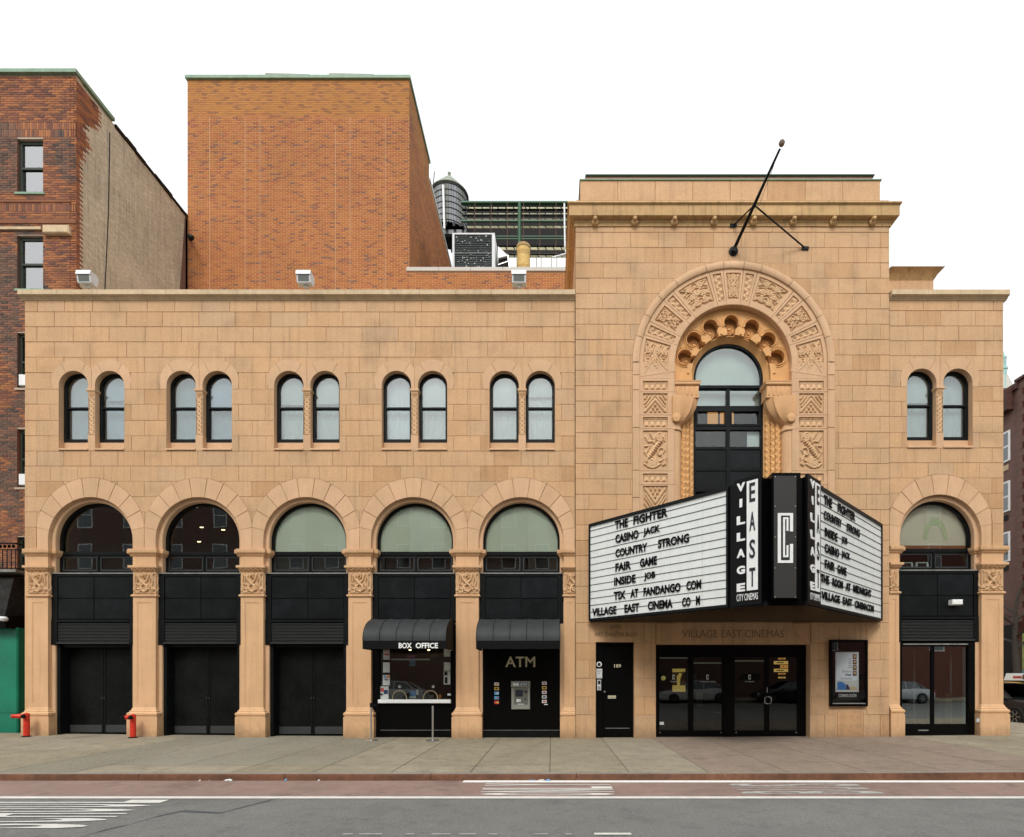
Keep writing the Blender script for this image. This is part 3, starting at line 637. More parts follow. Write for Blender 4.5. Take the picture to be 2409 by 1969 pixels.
# radial stones with sunk fields, each holding a carving
def carve_ring(a0, a1, f0, f1, r0, r1, H):
    mb = MB(); o = ring_poly(137, 220, a0 + .15, a1 - .15, 8); h = ring_poly(r0, r1, f0, f1, 8)
    mb.region([o, h], lambda u, w: pip(u, w, o) and not pip(u, w, h), YT + .004, YT + .09, 0, rnd.random()); s = mb.build('arch_stone', mTrim, GA, smooth=False)
    mb = MB(); mb.prism(ring_poly(r0 - 1, r1 + 1, f0 - .3, f1 + .3, 8), YT + .038, YT + .06); mb.build('sunk_field', mCarve, GA)
    m = 1.9; d = math.degrees(m / ((r0 + r1) / 2))
    def fn(u, v, h): p = pol(r0 + m + (r1 - r0 - 2 * m) * v, f0 + d + (f1 - f0 - 2 * d) * u); return (p[0], YT + .036 - h * .72, p[1])
    relief('carved_panel', H, fn, mCarve, GA)
HB = hfield(leafy(1.1, 3, 3), 60, 56, 1.1, .055); HB2 = hfield(leafy(1.25, 3, 3), 66, 56, 1.25, .055); HK = hfield(leafy(.5, 5, 2), 30, 54, .5, .055); HS = hfield(leafy(1., 8, 2), 40, 46, 1., .055)
saw = sawtooth(12, 60, 1, .05)
def sawv(n): H = sawtooth(70, 14, n, .055).T.copy(); return H
carve_ring(-6.2, 6.2, -4.7, 4.7, 151, 212, HK)
for s in (-1, 1):
    def cr(a0, a1, f0, f1, r0, r1, H):
        a0, a1, f0, f1 = (a0, a1, f0, f1) if s > 0 else (-a1, -a0, -f1, -f0); carve_ring(a0, a1, f0, f1, r0, r1, H if s > 0 else H[:, ::-1].copy())
    cr(6.2, 15, 7.9, 13.3, 148, 213, sawv(4)); cr(15, 40, 17, 37.6, 152, 212, HB); cr(40, 48, 41.6, 46.6, 148, 213, sawv(4))
    cr(48, 63.5, 50, 61.5, 153, 210, HS); cr(63.5, 72.5, 65.2, 70.6, 148, 213, sawv(4)); cr(72.5, 98.5, 74.2, 97.3, 152, 212, HB2)
    # upright jamb stones: short block under the spring, then panels
    xa, xb = (1503.5, 1586.5) if s < 0 else (1861.5, 1944.5); fa, fb = (1512, 1570) if s < 0 else (1878, 1936)
    def jp(y0, y1, H, f0, f1):
        mb = MB(); o = rectz(xa + .3, xb, y0 + .4, y1 - .4); h = rectz(fa, fb, f0, f1)
        mb.region([o, h], lambda u, w: pip(u, w, o) and not pip(u, w, h), YT + .004, YT + .09, 0, rnd.random()); mb.build('jamb_stone', mTrim, GA, smooth=False)
        mb = MB(); mb.box(X(fa - 1), X(fb + 1), YT + .038, YT + .06, Z(f1 + 1), Z(f0 - 1)); mb.build('sunk_field', mCarve, GA)
        m = 2 * R9; relief('carved_panel', H, lambda u, v, h: (X(fa) + m + (X(fb) - X(fa) - 2 * m) * u, YT + .036 - h * .72, Z(f1) + m + (Z(f0) - Z(f1) - 2 * m) * v), mCarve, GA)
    tri = [([(.05, .05), (.5, .72), (.95, .05)], .07, .9), ([(.1, .35), (.5, .98), (.9, .35)], .05, .7), ([(.06, .5), (.3, .9)], .035, 1), ([(.94, .5), (.7, .9)], .035, 1), ([(.05, .75), (.15, .95)], .04, 1), ([(.95, .75), (.85, .95)], .04, 1)]
    for k in range(3):
        for q in range(3 - k): tri.append(([(.32 + q * .18 + k * .09, .06 + k * .17), (.32 + q * .18 + k * .09 + .001, .12 + k * .17)], .06, 1.1))
    Ht = hfield(tri, 44, 36, 1.2, .055)
    scr = [(spiral(.68, .84, .14, 1.7, 1, 0), .035, 1), (spiral(.36, .15, .17, 1.8, -1, 1), .04, 1), ([(.12, .2), (.3, .4), (.5, .6), (.78, .78)], .045, .8), ([(.06, .12), (.2, .05), (.5, .04), (.7, .12)], .03, .9),
           (spiral(.72, .42, .15, .8, 1, 1), .03, 1), ([(.9, .5), (.78, .38), (.86, .25), (.7, .2)], .03, .9), ([(.08, .86), (.2, .72), (.36, .74)], .03, .9), ([(.3, .95), (.42, .8), (.5, .88), (.44, .7)], .035, 1), ([(.06, .6), (.28, .62), (.12, .44)], .025, .9), ([(.05, .45), (.18, .3), (.1, .25)], .025, .9), ([(.92, .95), (.9, .75)], .025, .9), ([(.95, .3), (.88, .1)], .025, .9), (spiral(.86, .12, .08, 1, 1, 0), .025, .9)]
    for k in range(9): scr.append(([(.2 + k * .065, .3 + k * .055), (.27 + k * .065, .27 + k * .055)], .022, 1.5))
    Hs = hfield(scr, 50, 80, .62, .055)
    if s > 0: Hs = Hs[:, ::-1].copy()
    st = sawtooth(44, 14, 4, .055)
    MB().bbox(X(xa) + .003, X(xb), YT + .009, YT + .09, Z(893), Z(857.4), .004, 0, rnd.random()).build('jamb_stone', mTrim, GA, smooth=False)
    jp(893, 925, st, 899, 920); jp(925, 979, Ht, 928, 975); jp(979, 1009, st, 984, 1005); jp(1009, 1108, Hs, 1013, 1104); jp(1108, 1140, st, 1114, 1134)
    jp(1140, 1206, Ht[::-1].copy(), 1143, 1199); jp(1206, 1238, st, 1211, 1232); jp(1238, 1330, Hs, 1242, 1326); jp(1330, 1440, Hs, 1334, 1436)
# soffit edge, foiled ring with seven niches, inner splay
mb = MB(); sweep_arch(mb, TX, Z(cyp), Z(1440), [(138 * R9, YT), (137 * R9, YT + .012), (137 * R9, .13), (139 * R9, .15), (144 * R9, .15), (144 * R9, .6)], 40); mb.build('soffit', mTrim, GA)
FR = part('foiled_arch', T); zc = Z(cyp); yF = .13; wz = Z(874); rw = 84 * R9
o = [(TX - 1.58, Z(900))] + [(TX - 1.58 * math.cos(math.pi * k / 40), zc + 1.58 * math.sin(math.pi * k / 40)) for k in range(41)] + [(TX + 1.58, Z(900))]
inn = [(TX - 1.04, Z(900))] + [(TX - 1.04 * math.cos(math.pi * k / 40), wz + 1.04 * math.sin(math.pi * k / 40)) for k in range(41)] + [(TX + 1.04, Z(900))]
lob = []
for a in (-77, -52, -26, 0, 26, 52, 77):
    rr = 1.215; lob.append((TX + rr * math.sin(math.radians(a)) * 1.03, zc - .02 + rr * math.cos(math.radians(a)) * .97, a))
holes = [[(x + .205 * math.cos(k * math.tau / 20), z + .205 * math.sin(k * math.tau / 20)) for k in range(20)] for x, z, a in lob]
def notch(x, z, a):      # opening of each lobe towards the window
    dx, dz = -math.sin(math.radians(a)), -math.cos(math.radians(a)); px, pz = -dz, dx; w0, w1, L = .13, .10, .34
    return [(x + px * w0, z + pz * w0), (x - px * w0, z - pz * w0), (x - px * w1 + dx * L, z - pz * w1 + dz * L), (x + px * w1 + dx * L, z + pz * w1 + dz * L)]
nots = [notch(*l) for l in lob]
mb = MB(); mb.region([o, inn] + holes + nots, lambda u, w: pip(u, w, o) and not pip(u, w, inn) and not any(pip(u, w, h) for h in holes) and not any(pip(u, w, h) for h in nots), yF, yF + .16); mb.build('foil_plate', mTerra, FR)
mb = MB(); sweep_arch(mb, TX, wz, Z(1440), [(1.06, yF + .10), (1.045, yF + .095), (rw + .01, .355), (rw, .36), (rw, .42)], 40); mb.build('inner_splay', mTerra, FR)
MB().prism(o, yF + .27, yF + .29).region([o, inn], lambda u, w: False, 0, 0)
mb = MB(); mb.region([o, inn], lambda u, w: pip(u, w, o) and not pip(u, w, inn), yF + .22, yF + .26); mb.build('niche_back', mTerra, FR)
for (x, z, a) in lob:
    mb = MB(); ra = math.radians(a)
    A = [ra + math.radians(t) for t in range(-118, 119, 12)]
    rowsA = []
    for t in A:
        ux, uz = math.sin(t), math.cos(t); rowsA.append([(x + ux * q, y, z + uz * q) for q, y in ((.185, yF + .02), (.188, yF - .02), (.205, yF - .032), (.225, yF - .02), (.235, yF), (.262, yF - .018), (.28, yF))])
    mb.grid(rowsA); mb.build('lobe_moulding', mTerra, FR)
    mb = MB(); cz_ = z - .07 * math.cos(ra); cx_ = x - .07 * math.sin(ra)
    mb.lathe([(.15, .0), (.15, -.03), (.135, -.04), (.12, -.025), (.105, -.025), (.095, -.045), (.075, -.045), (.065, -.03), (.05, -.03), (.04, -.06), (.02, -.065)], (cx_, yF + .21, cz_), 22, 'y'); mb.build('rosette', mTerra, FR)
for a in (-90, -64.5, -39, -13, 13, 39, 64.5, 90):
    rr = 1.135; x, z = TX + rr * math.sin(math.radians(a)), Z(872) + rr * math.cos(math.radians(a)) * .93
    mb = MB(); mb.lathe([(.02, -.045), (.035, -.03), (.044, -.005), (.04, .03), (.035, .10), (.03, .2)], (x, yF + .02, z), 12, 'y'); mb.build('knob', mTerra, FR)
# half columns with bell capitals, ornament colonnettes
for s in (-1, 1):
    Cn = part('engaged_column', T); cx = TX + s * 136 * R9; r = .185; yc = .16
    def P(rx, z, ky): return [(cx + rx * math.cos(k * math.tau / 28), yc + rx * ky * math.sin(k * math.tau / 28), z) for k in range(28)]
    mb = MB(); mb.grid([P(r, Z(1440), 1), P(r, Z(1014), 1), P(r, Z(1011), 1)], 0, 0, True); mb.build('shaft', mPier, Cn)
    mb = MB(); mb.grid([P(r, Z(1013), 1), P(r + .03, Z(1011), 1), P(r + .035, Z(1008.5), 1), P(r + .03, Z(1006), 1), P(r, Z(1004), 1), P(r, Z(996), 1)], 0, 0, True); mb.build('necking_ring', mPier, Cn)
    pr = [(r + .005, 997), (.24, 992), (.37, 984), (.48, 972), (.56, 958), (.60, 945), (.615, 936)]
    mb = MB(); rws = []
    for k_, (q, zz) in enumerate(pr):
        row = []
        for k in range(56):
            a = k * math.tau / 56; fl = 1 + (.09 * (1 - abs(math.cos(a * 6)) ** .5) * min(1, k_ / 2)); row.append((max(-1.6, min(1.6, cx + q * fl * math.cos(a) - TX)) + TX, yc + min(q, .18 + q * .18) * fl * math.sin(a), Z(zz)))
        rws.append(row)
    mb.grid(rws, 0, 0, True); mb.build('bell_capital', mTerra if 0 else M('capital_stone', (.63, .355, .165), .7, noise=[(3, .08)]) if s < 0 else bpy.data.materials['capital_stone'], Cn)
    cm = bpy.data.materials['capital_stone']
    xi = TX + s * 80 * R9; xo = TX + s * 144 * R9; a, b = min(xi, xo), max(xi, xo); yq = -.02
    mb = MB(); mb.box(a, b, yq + .03, .4, Z(936), Z(908)); ring_prof(a, b, [(-.02, Z(937)), (.012, Z(936)), (.012, Z(933)), (-.01, Z(931.5))], yq + .03, .4, mb); mb.build('fluted_band', cm, Cn)
    for k in range(6):
        x = a + (b - a) * (k + .5) / 6; mb = MB(); mb.lathe([(0, -.13), (.03, -.115), (.042, -.06), (.042, .06), (.03, .1), (0, .11)], (x, yq + .03, (Z(909) + Z(931)) / 2), 10, 'z', .5); mb.build('bead', cm, Cn)
    mb = MB(); ring_prof(a, b, [(-.02, Z(909)), (.01, Z(908)), (.03, Z(906)), (.04, Z(905)), (.04, Z(900)), (.05, Z(899)), (.05, Z(897.5)), (-.3, Z(897))], yq + .03, .4, mb); mb.build('abacus', cm, Cn)
    mb = MB(); mb.lathe([(.02, -.04), (.10, -.03), (.12, 0), (.12, .05)], (cx + s * -.02, yc - .23, Z(985)), 14, 'y'); mb.build('shell_rosette', cm, Cn)
    for q, (off, yy, kind) in enumerate(((113, .20, 0), (103, .26, 1), (92.5, .31, 2))):
        x = TX + s * off * R9; w = .115; z0, z1 = Z(1300), Z(960); n = 22
        U_, V_ = np.meshgrid(np.linspace(0, 1, 17), np.linspace(0, 1, 300))
        H = .016 * np.maximum(np.abs(np.sin(math.pi * (n * V_ + U_))), np.abs(np.sin(math.pi * (n * V_ - U_ * (1 if kind == 1 else 2.2))))) ** 5
        def fn(u, v, h, x=x, yy=yy): 
            a_ = math.pi * (u - .5) * .98; rr = .062 + h; return (x + rr * math.sin(a_), yy - rr * math.cos(a_), z0 + (z1 - z0) * v)
        relief('ornament_colonnette', H, fn, mTerra, Cn)
# window behind
gRoom = GL('room_glass', .03)
for s in (-1, 1):
    a, b = TX + s * 84 * R9, TX + s * 150 * R9; MB().box(min(a, b), max(a, b), .40, .44, Z(1440), Z(890)).build('recess_back', mTerra, T)
TW = part('great_window', T); yw = .37; r = rw + .01; q = rw - .06
kz = lambda p: 1.6 - (p - 1591) * (14 + yw) / 1260
op = arch_poly(TX, wz, r, Z(1300), 40); up = [(TX - q, kz(907.5))] + [(TX - q * math.cos(math.pi * k / 40), wz + q * math.sin(math.pi * k / 40)) for k in range(41)] + [(TX + q, kz(907.5))]
rowsW = [(916.5, 956, 'g'), (965, 1001, 'o'), (1010, 1050, 'g'), (1056, 1100, 'p'), (1106, 1150, 'p'), (1155, 1190, 'g')]
cells = []
for a, b, k in rowsW:
    for s in (-1, 1):
        xs = (TX - q, TX - .045) if s < 0 else (TX + .045, TX + q); cells.append(([(xs[0], kz(b)), (xs[1], kz(b)), (xs[1], kz(a)), (xs[0], kz(a))], k))
mb = MB(); mb.region([op, up] + [c[0] for c in cells], lambda u, w: pip(u, w, op) and not pip(u, w, up) and not any(pip(u, w, c[0]) for c in cells), yw, yw + .09)
mb.box(TX - q, TX + q, yw - .02, yw, kz(915), kz(910)); mb.build('frame', mBlack, TW, smooth=False)
MB().prism(up, yw + .05, yw + .055).build('pane', gWin, TW, smooth=False)
for c, k in cells:
    if k == 'p': MB().bbox(c[0][0] + .005, c[1][0] - .005, yw + .02, yw + .06, c[0][1] + .005, c[2][1] - .005, .006, 0, rnd.random()).build('spandrel_panel', mBlackP, TW)
    else: MB().prism(c, yw + .05, yw + .055).build('pane', gWin if (k == 'g' and c[0][1] > kz(960)) else gRoom, TW, smooth=False)
    if k == 'o':
        a, b, e, f = c[0][0], c[1][0], c[0][1], c[2][1]; mb = MB()
        for s_ in ((a, a + .05, e, f), (b - .05, b, e, f), (a + .05, b - .05, e, e + .05), (a + .05, b - .05, f - .05, f)): mb.box(s_[0], s_[1], yw - .015, yw + .04, s_[2], s_[3])
        mb.build('sash', mBlack, TW)
MB().box(TX - 1.2, TX + 1.2, yw + .22, yw + .24, kz(955), wz + 1.2).build('blind', M('pale_blind', (.66, .72, .70), .9, noise=[(1.5, .05)]), TW)
mb = MB(); mb.box(TX - 1.1, TX + 1.1, 1.6, 1.65, Z(1090, 1.6), Z(900, 1.6)); mb.build('inner_wall', M('dark_red_room', (.05, .022, .018), .8, noise=[(3, .6)]), TW)
MB().box(TX - .3, TX - .02, 1.2, 1.25, Z(1001, 1.2), Z(968, 1.2)).build('lit_shade', mGlow2, TW); MB().box(TX + .12, TX + .5, 1.4, 1.45, Z(1000, 1.4), Z(972, 1.4)).build('lit_shelf', mGlow2, TW)
MB().box(TX + .55, TX + .93, yw + .12, yw + .13, kz(1050), kz(1010)).build('white_card', mWhite, TW)
MB().box(TX - 1.25, TX + 1.25, yw + .09, 3, Z(1070), Z(1068)).build('floor', mDark, TW)

# ------------------------------------------------ entrance below: lintel, reveal, doors
yl = -.045; EN = part('entrance_lintel', T)
o = [(X(1541), Z(1515)), (X(1541), Z(1421)), (X(1905), Z(1421)), (X(1905), Z(1515))]
mid = 1723
MB().bbox(X(1541.6), X(mid - .5), yl, .10, Z(1514.5), Z(1465), .006, 0, .2).build('lintel_stone', mStone, EN, smooth=False)
MB().bbox(X(mid + .5), X(1904.4), yl, .10, Z(1514.5), Z(1465), .006, 0, .5).build('lintel_stone', mStone, EN, smooth=False)
MB().box(X(1541.6), X(1904.4), yl + .003, .10, Z(1464.4), Z(1420)).build('lintel_stone', mStone, EN)
for s in (-1, 1):      # stepped corbels at the head of the opening
    xx = X(1541) if s < 0 else X(1905); pts = [(0, Z(1514)), (0, Z(1466)), (.42, Z(1466)), (.42, Z(1474)), (.36, Z(1482)), (.33, Z(1492)), (.22, Z(1500)), (.2, Z(1506)), (.08, Z(1508)), (.06, Z(1514))]
    MB().prism([(xx - s * a - (s * .04), z) for a, z in pts], yl - .03, yl + .002).build('corbel', mStone, EN)
mEng = M('letter_cut_shade', (.20, .125, .06), .9)  # darkened stone tone on thin raised letters, standing for shade in cut strokes
text('inscription', 'VILLAGE EAST CINEMAS', X(1604), X(1842), Z(1499), Z(1481), yl - .0005, mEng, T, .002)
text('inscription', 'JAFFE', X(1433), X(1460), Z(1479), Z(1470), yl - .0045, mEng, T, .002)
text('inscription', 'ART THEATRE BLDG', X(1398), X(1498), Z(1496), Z(1487), yl - .0045, mEng, T, .002)
MB().bbox(X(1967.6), X(2028.4), yl - .006, 0, Z(1736), Z(1673.6), .006, 0, .4).build('cornerstone', mStone, T, smooth=False)
mEng2 = M('faint_letter_cut_shade', (.36, .23, .125), .9)  # weaker painted shade for the shallow cornerstone lettering
text('inscription', 'MAY 23 1926', X(1973), X(2023), Z(1710), Z(1701), yl - .0065, mEng2, T, .002)
mb = MB()
for k in range(9):
    x = X(1974 + k * 5.4)
    if k in (3, 6): continue
    mb.box(x, x + .035, yl - .0085, yl - .006, Z(1684), Z(1682.5)); mb.box(x + .026, x + .036, yl - .0085, yl - .006, Z(1691), Z(1684))
mb.build('inscription', mEng2, T)
mb = MB(); mb.box(X(1905) - .012, X(1905) - .001, -.04, .5, -.1, Z(1515)); mb.box(X(1541) + .001, X(1541) + .012, -.04, .5, -.1, Z(1515)); mb.box(X(1541), X(1905), .10, .5, Z(1515), Z(1512)); mb.build('entrance_reveal', mTrim, T)
yd = .20
ED = part('entrance_screen', T)
panes = [(1551, 1618.6), (1631.6, 1699), (1728.7, 1798.6), (1810, 1876)]; kd = lambda p: 1.6 - (p - 1591) * (14 + yd) / 1260
Hp = [[(X(a, yd), kd(1717)), (X(b, yd), kd(1717)), (X(b, yd), kd(1546)), (X(a, yd), kd(1546))] for a, b in panes]
oo = [(X(1541) + .012, -.05), (X(1905) - .012, -.05), (X(1905) - .012, Z(1515)), (X(1541) + .012, Z(1515))]
mb = MB(); mb.region([oo] + Hp, lambda u, w: pip(u, w, oo) and not any(pip(u, w, h) for h in Hp), yd, yd + .05)
mb.box(X(1700.5, yd), X(1727, yd), yd - .03, yd, 0, Z(1516)); mb.box(X(1541) + .012, X(1905) - .012, yd - .02, yd, Z(1545), Z(1516)); mb.box(X(1883, yd), X(1905) - .012, yd - .02, yd, 0, Z(1545)); mb.build('frame', mGloss, ED, smooth=False)
gb = GL('entrance_glass', .035, (.75, .78, .75))
for h in Hp: MB().prism(h, yd + .02, yd + .026).build('glass_leaf', gb, ED, smooth=False)
for x in (1804.5,):      # pull handles
    for s in (-1, 1):
        xx = X(x, yd) + s * .085; mb = MB(); mb.tube([(X(x, yd) + s * .02, yd, kd(1655)), (X(x, yd) + s * .02, yd - .06, kd(1654)), (xx, yd - .06, kd(1652)), (xx, yd - .06, kd(1640)), (X(x, yd) + s * .02, yd - .06, kd(1638)), (X(x, yd) + s * .02, yd, kd(1637))], .011, 8); mb.build('pull_handle', mSteel, ED)
MB().box(X(1804.5, yd) - .01, X(1804.5, yd) + .01, yd - .012, yd, kd(1628), kd(1616)).build('lock_plate', mSteel, ED)
for x in (1551, 1698, 1730, 1875): MB().lathe([(0, -.012), (.015, -.01), (.02, 0)], (X(x, yd) + (.02 if x in (1551, 1730) else -.02), yd, kd(1722)), 8, 'y').build('floor_bolt', mSteel, ED)
MB().box(X(1552, yd), X(1562, yd), yd + .01, yd + .019, kd(1704), kd(1697)).build('small_notice', mPaper, ED)
for xm, w, words in ((1585, 14, 'CITY CINEMAS'), (1665, 34, 'VILLAGE EAST CINEMAS'), (1764, 20, 'CITY CINEMAS')):
    x0 = X(xm, yd); z0 = kd(1597); k = R9; P_ = mPaper; mb = MB()
    for a, b, c, d in ((0, 1.6, 0, 11), (1.6, 5.5, 9.2, 11), (1.6, 5.5, 0, 1.8), (4, 5.5, 7, 9.2), (4, 5.5, 1.8, 4)): mb.box(x0 - .03 + a * k, x0 - .03 + b * k, yd + .012, yd + .018, z0 + c * k, z0 + d * k)
    mb.build('door_logo', mPaper, ED); text('door_lettering', words, x0 - w * k / 2 * 1.1, x0 + w * k / 2 * 1.1, kd(1603.5), kd(1601), yd + .018, mPaper, ED, .003)
MB().lathe([(0, 0), (.062, 0), (.062, .004)], (X(1561, yd), yd + .012, kd(1594)), 20, 'y').build('round_sticker', M('yellow_sticker', (.62, .6, .2), .6), ED)
LB = part('lobby_display', T)       # things glowing dimly inside the lobby
yi = 1.0
def inl(a, b, c, d, y=yi): return X(a, y), X(b, y), 1.6 - (d - 1591) * (14 + y) / 1260, 1.6 - (c - 1591) * (14 + y) / 1260
def plate(nm, a, b, c, d, m, y=yi): x0, x1, z0, z1 = inl(a, b, c, d, y); return MB().box(x0, x1, y, y + .015, z0, z1).build(nm, m, LB)
mGlD = M('dim_lit_yellow', (.9, .62, .16), .5, emit=.35)
plate('lightbox_top', 1582, 1612.5, 1572, 1580, mGlD); plate('lightbox_foot', 1582, 1612.5, 1611, 1626, mGlD); plate('lightbox_picture', 1582, 1612.5, 1580.3, 1610.7, M('dim_picture', (.06, .03, .01), .6, noise=[(14, .9)], emit=.3))
x0, x1, z0, z1 = inl(1582, 1612.5, 1580, 1611); mb = MB(); mb.prism([(x0 + .13, z0), (x0 + .2, z0), (x0 + .22, z0 + .2), (x0 + .27, z1 - .05), (x0 + .2, z1 - .02), (x0 + .12, z0 + .25)], yi - .004, yi - .001); mb.build('lightbox_figure', mGlD, LB)
for k, (c, a) in enumerate(((1546.5, 1831), (1554, 1821), (1563, 1836), (1572, 1821), (1582, 1831), (1591, 1831))):
    h = 3.5 if k in (0, 4, 5) else 7.5; plate('showtime_board', a, 1848 if h < 5 else 1854, c, c + h, mGlow if k % 2 else mGlow2)
    plate('showtime_lettering', a + 6, 1844, c + h * .35, c + h * .65, mBrown, yi - .01)
for a, b, c, d in ((1638, 1653, 1628, 1652), (1638, 1653, 1655, 1661)): plate('notice_board', a, b, c, d, M('notice_%d' % c if 0 else 'dull_notice', (.10, .10, .075), .7))
plate('blue_notice', 1630.5, 1639, 1585, 1610, M('dull_blue', (.03, .09, .12), .6)); plate('blue_notice', 1605, 1618, 1577, 1598, bpy.data.materials['dull_blue'])
mDl = M('dim_ceiling_tube', (.6, .62, .5), .5, emit=.25)
for a, b, c in ((1552, 1617, 1546), (1632, 1698, 1558), (1729, 1797, 1553)): plate('ceiling_tube', a, b, c, c + 1.2, mDl)
for a, b, c, d in ((1679, 1680.5, 1635, 1708), (1697.5, 1699, 1655, 1716), (1679, 1698, 1674, 1675.5)): plate('barrier_rail', a, b, c, d, M('dull_rail', (.2, .2, .17), .5) if 'dull_rail' not in bpy.data.materials else bpy.data.materials['dull_rail'])
mb = MB(); mb.box(X(1541), X(1905), .25, 3.2, -.03, .0); mb.build('lobby_floor', M('lobby_carpet', (.02, .015, .012), .8), T)

# side door 189
DP = part('side_door', T); y = .10
mb = MB(); mb.box(X(1401), X(1419.5), y - .03, y + .05, -.05, Z(1510)); mb.box(X(1419.5), X(1491.7), y - .02, y + .05, Z(1517), Z(1510)); mb.build('side_panel', mGloss, DP)
MB().bbox(X(1420.2), X(1489), y, y + .05, .01, Z(1518), .006).build('door_leaf', mGloss, DP); MB().box(X(1425), X(1482), y - .004, y, Z(1713.5), Z(1712)).build('kick_plate_edge', mSill, DP)
MB().box(X(1489.2), X(1491.4), y - .02, y + .05, 0, Z(1517)).build('door_stop', mBlack, DP)
text('house_number', '189', X(1446), X(1462), Z(1569), Z(1561), y - .001, mGold, DP, .006, .02)
mb = MB(); mb.bbox(X(1431), X(1450), y - .012, y, Z(1642.5), Z(1635.5), .004); mb.build('letter_slot', mGold, DP); MB().box(X(1432), X(1449), y - .014, y - .012, Z(1639.6), Z(1638.4)).build('letter_flap', mBlack, DP)
MB().lathe([(0, -.05), (.02, -.045), (.03, -.02), (.03, 0)], (X(1423), y, Z(1626.5)), 10, 'y').build('door_knob', mSteel, DP)
yp = y - .03
mb = MB(); mb.lathe([(.055, -.012), (.07, -.01), (.07, 0)], (X(1410), yp, Z(1561.5)), 22, 'y'); mb.build('camera_ring', mWhite, DP); MB().lathe([(0, -.05), (.025, -.045), (.045, -.014), (.045, -.012)], (X(1410), yp, Z(1561.5)), 16, 'y').build('camera_dome', mLetB, DP)
MB().bbox(X(1403), X(1417.3), yp - .03, yp, Z(1595), Z(1572), .01).build('bell_panel', mLGrey, DP)
for a, b in ((1407.5, 1577.5), (1412, 1577.5), (1410, 1583)): MB().lathe([(0, -.012), (.01, -.01), (.012, 0)], (X(a), yp - .03, Z(b)), 8, 'y').build('bell_button', mLetB, DP)
mb = MB(); mb.bbox(X(1405), X(1414.6), yp - .02, yp, Z(1623), Z(1598), .006); mb.build('keypad', mLGrey, DP); MB().box(X(1407), X(1413), yp - .024, yp - .02, Z(1608.5), Z(1600)).build('keypad_screen', mLetB, DP); MB().box(X(1407), X(1413), yp - .024, yp - .02, Z(1621), Z(1614)).build('keypad_slot', mGrey, DP)

# ------------------------------------------------ bay 4: box office window; bay 5: black wall with cash machine; corner bay: glass doors
c = X(BAYS[3]); R = 100 / 90; Bx = part('ticket_window', T); y = .12
mb = MB(); a, b = X(894, y), X(1061, y); zt_, zb_ = 2.98, Z(1651, y); mb.box(c - R + .005, a, y - .03, .5, -.05, 2.99); mb.box(b, c + R - .005, y - .03, .5, -.05, 2.99); mb.box(a, b, y - .02, .3, 2.85, 2.99); mb.build('frame', mGloss, Bx)
MB().box(a, b, y - .01, .3, -.05, zb_ - .03).build('lower_panel', mGloss, Bx); MB().box(a + .02, b - .02, y - .014, y - .01, .19, .2).build('lower_trim', mSill, Bx)
MB().box(a, b, y + .03, y + .036, zb_, 2.85).build('glass', gShop, Bx)
MB().bbox(a - .02, b + .01, y - .12, y + .1, zb_ - .02, zb_ + .075, .01).build('counter', mWhite, Bx)
mb = MB(); mb.box(a, b, 1.25, 1.3, .5, 3.1); mb.build('back_wall', mBrown, Bx); mb = MB(); mb.box(a - .02, a, .16, 1.3, .5, 3.1); mb.box(b, b + .02, .16, 1.3, .5, 3.1); mb.build('side_wall', M('ochre_side_wall', (.13, .06, .025), .7), Bx)
yg = y + .026
def on(nm, x0, x1, y0, y1, m, par=Bx, yy=None):
    yy = yg if yy is None else yy; return MB().box(X(x0, yy), X(x1, yy), yy - .003, yy, 1.6 - (y1 - 1591) * (14 + yy) / 1260, 1.6 - (y0 - 1591) * (14 + yy) / 1260).build(nm, m, par)
zx = lambda v: 840 + .19 * v; zy = lambda v: 1430 + .19 * v
mPN = M('printed_notice', (.50, .54, .50), .8, noise=[(45, .35)])
for nm, a_, b_, c_, d_, m in (('poster', 325, 402, 512, 635, mPN), ('notice', 322, 405, 668, 795, mPaper), ('card_notice', 320, 405, 825, 952, mPaper), ('poster', 290, 390, 965, 1125, mPN), ('notice', 1075, 1155, 478, 598, mPN), ('notice', 1075, 1157, 668, 770, mPN), ('poster', 1073, 1155, 780, 942, mPN), ('small_sign', 280, 320, 1055, 1078, mPaper), ('small_sign', 1120, 1163, 1055, 1078, mPaper)):
    on(nm, zx(a_), zx(b_), zy(c_), zy(d_), m)
y2 = yg - .004
for a_, b_, c_, d_, m in ((330, 358, 832, 860, mLBlue), (366, 398, 832, 860, mOrP), (296, 330, 985, 1030, mRedP), (330, 380, 1010, 1060, mNavy), (340, 395, 560, 580, mRedP), (1080, 1120, 785, 830, mLetB), (340, 395, 520, 530, mRedP), (1085, 1120, 850, 930, mLetB)): on('print_patch', zx(a_), zx(b_), zy(c_), zy(d_), m, Bx, y2)
text('card_lettering', 'VISA', X(zx(335), y2), X(zx(392), y2), Z(zy(892), y2), Z(zy(870), y2), y2, mNavy, Bx, .003, .03)
for xm in (527, 943):
    x = X(zx(xm), yg); z = Z(zy(968), yg); mb = MB(); mb.lathe([(0, -.012), (.012, -.02), (.03, -.022), (.04, -.012), (.045, 0)], (x, yg, z), 20, 'y'); mb.build('speaker_disc', mSteel, Bx)
for xa, xb in ((440, 615), (822, 1000)):
    xa, xb = X(zx(xa), yg), X(zx(xb), yg); z0, z1 = Z(zy(1130), yg), Z(zy(1018), yg); m_ = (xa + xb) / 2; w_ = (xb - xa) / 2
    MB().tube([(m_ - w_ * math.cos(math.pi * k / 14), yg - .012, z0 + (z1 - z0) * math.sin(math.pi * k / 14) ** .8) for k in range(15)], .015, 6).build('talk_hole_rim', M('bronze_rim', (.34, .28, .16), .5) if 'bronze_rim' not in bpy.data.materials else bpy.data.materials['bronze_rim'], Bx)
y3 = .6
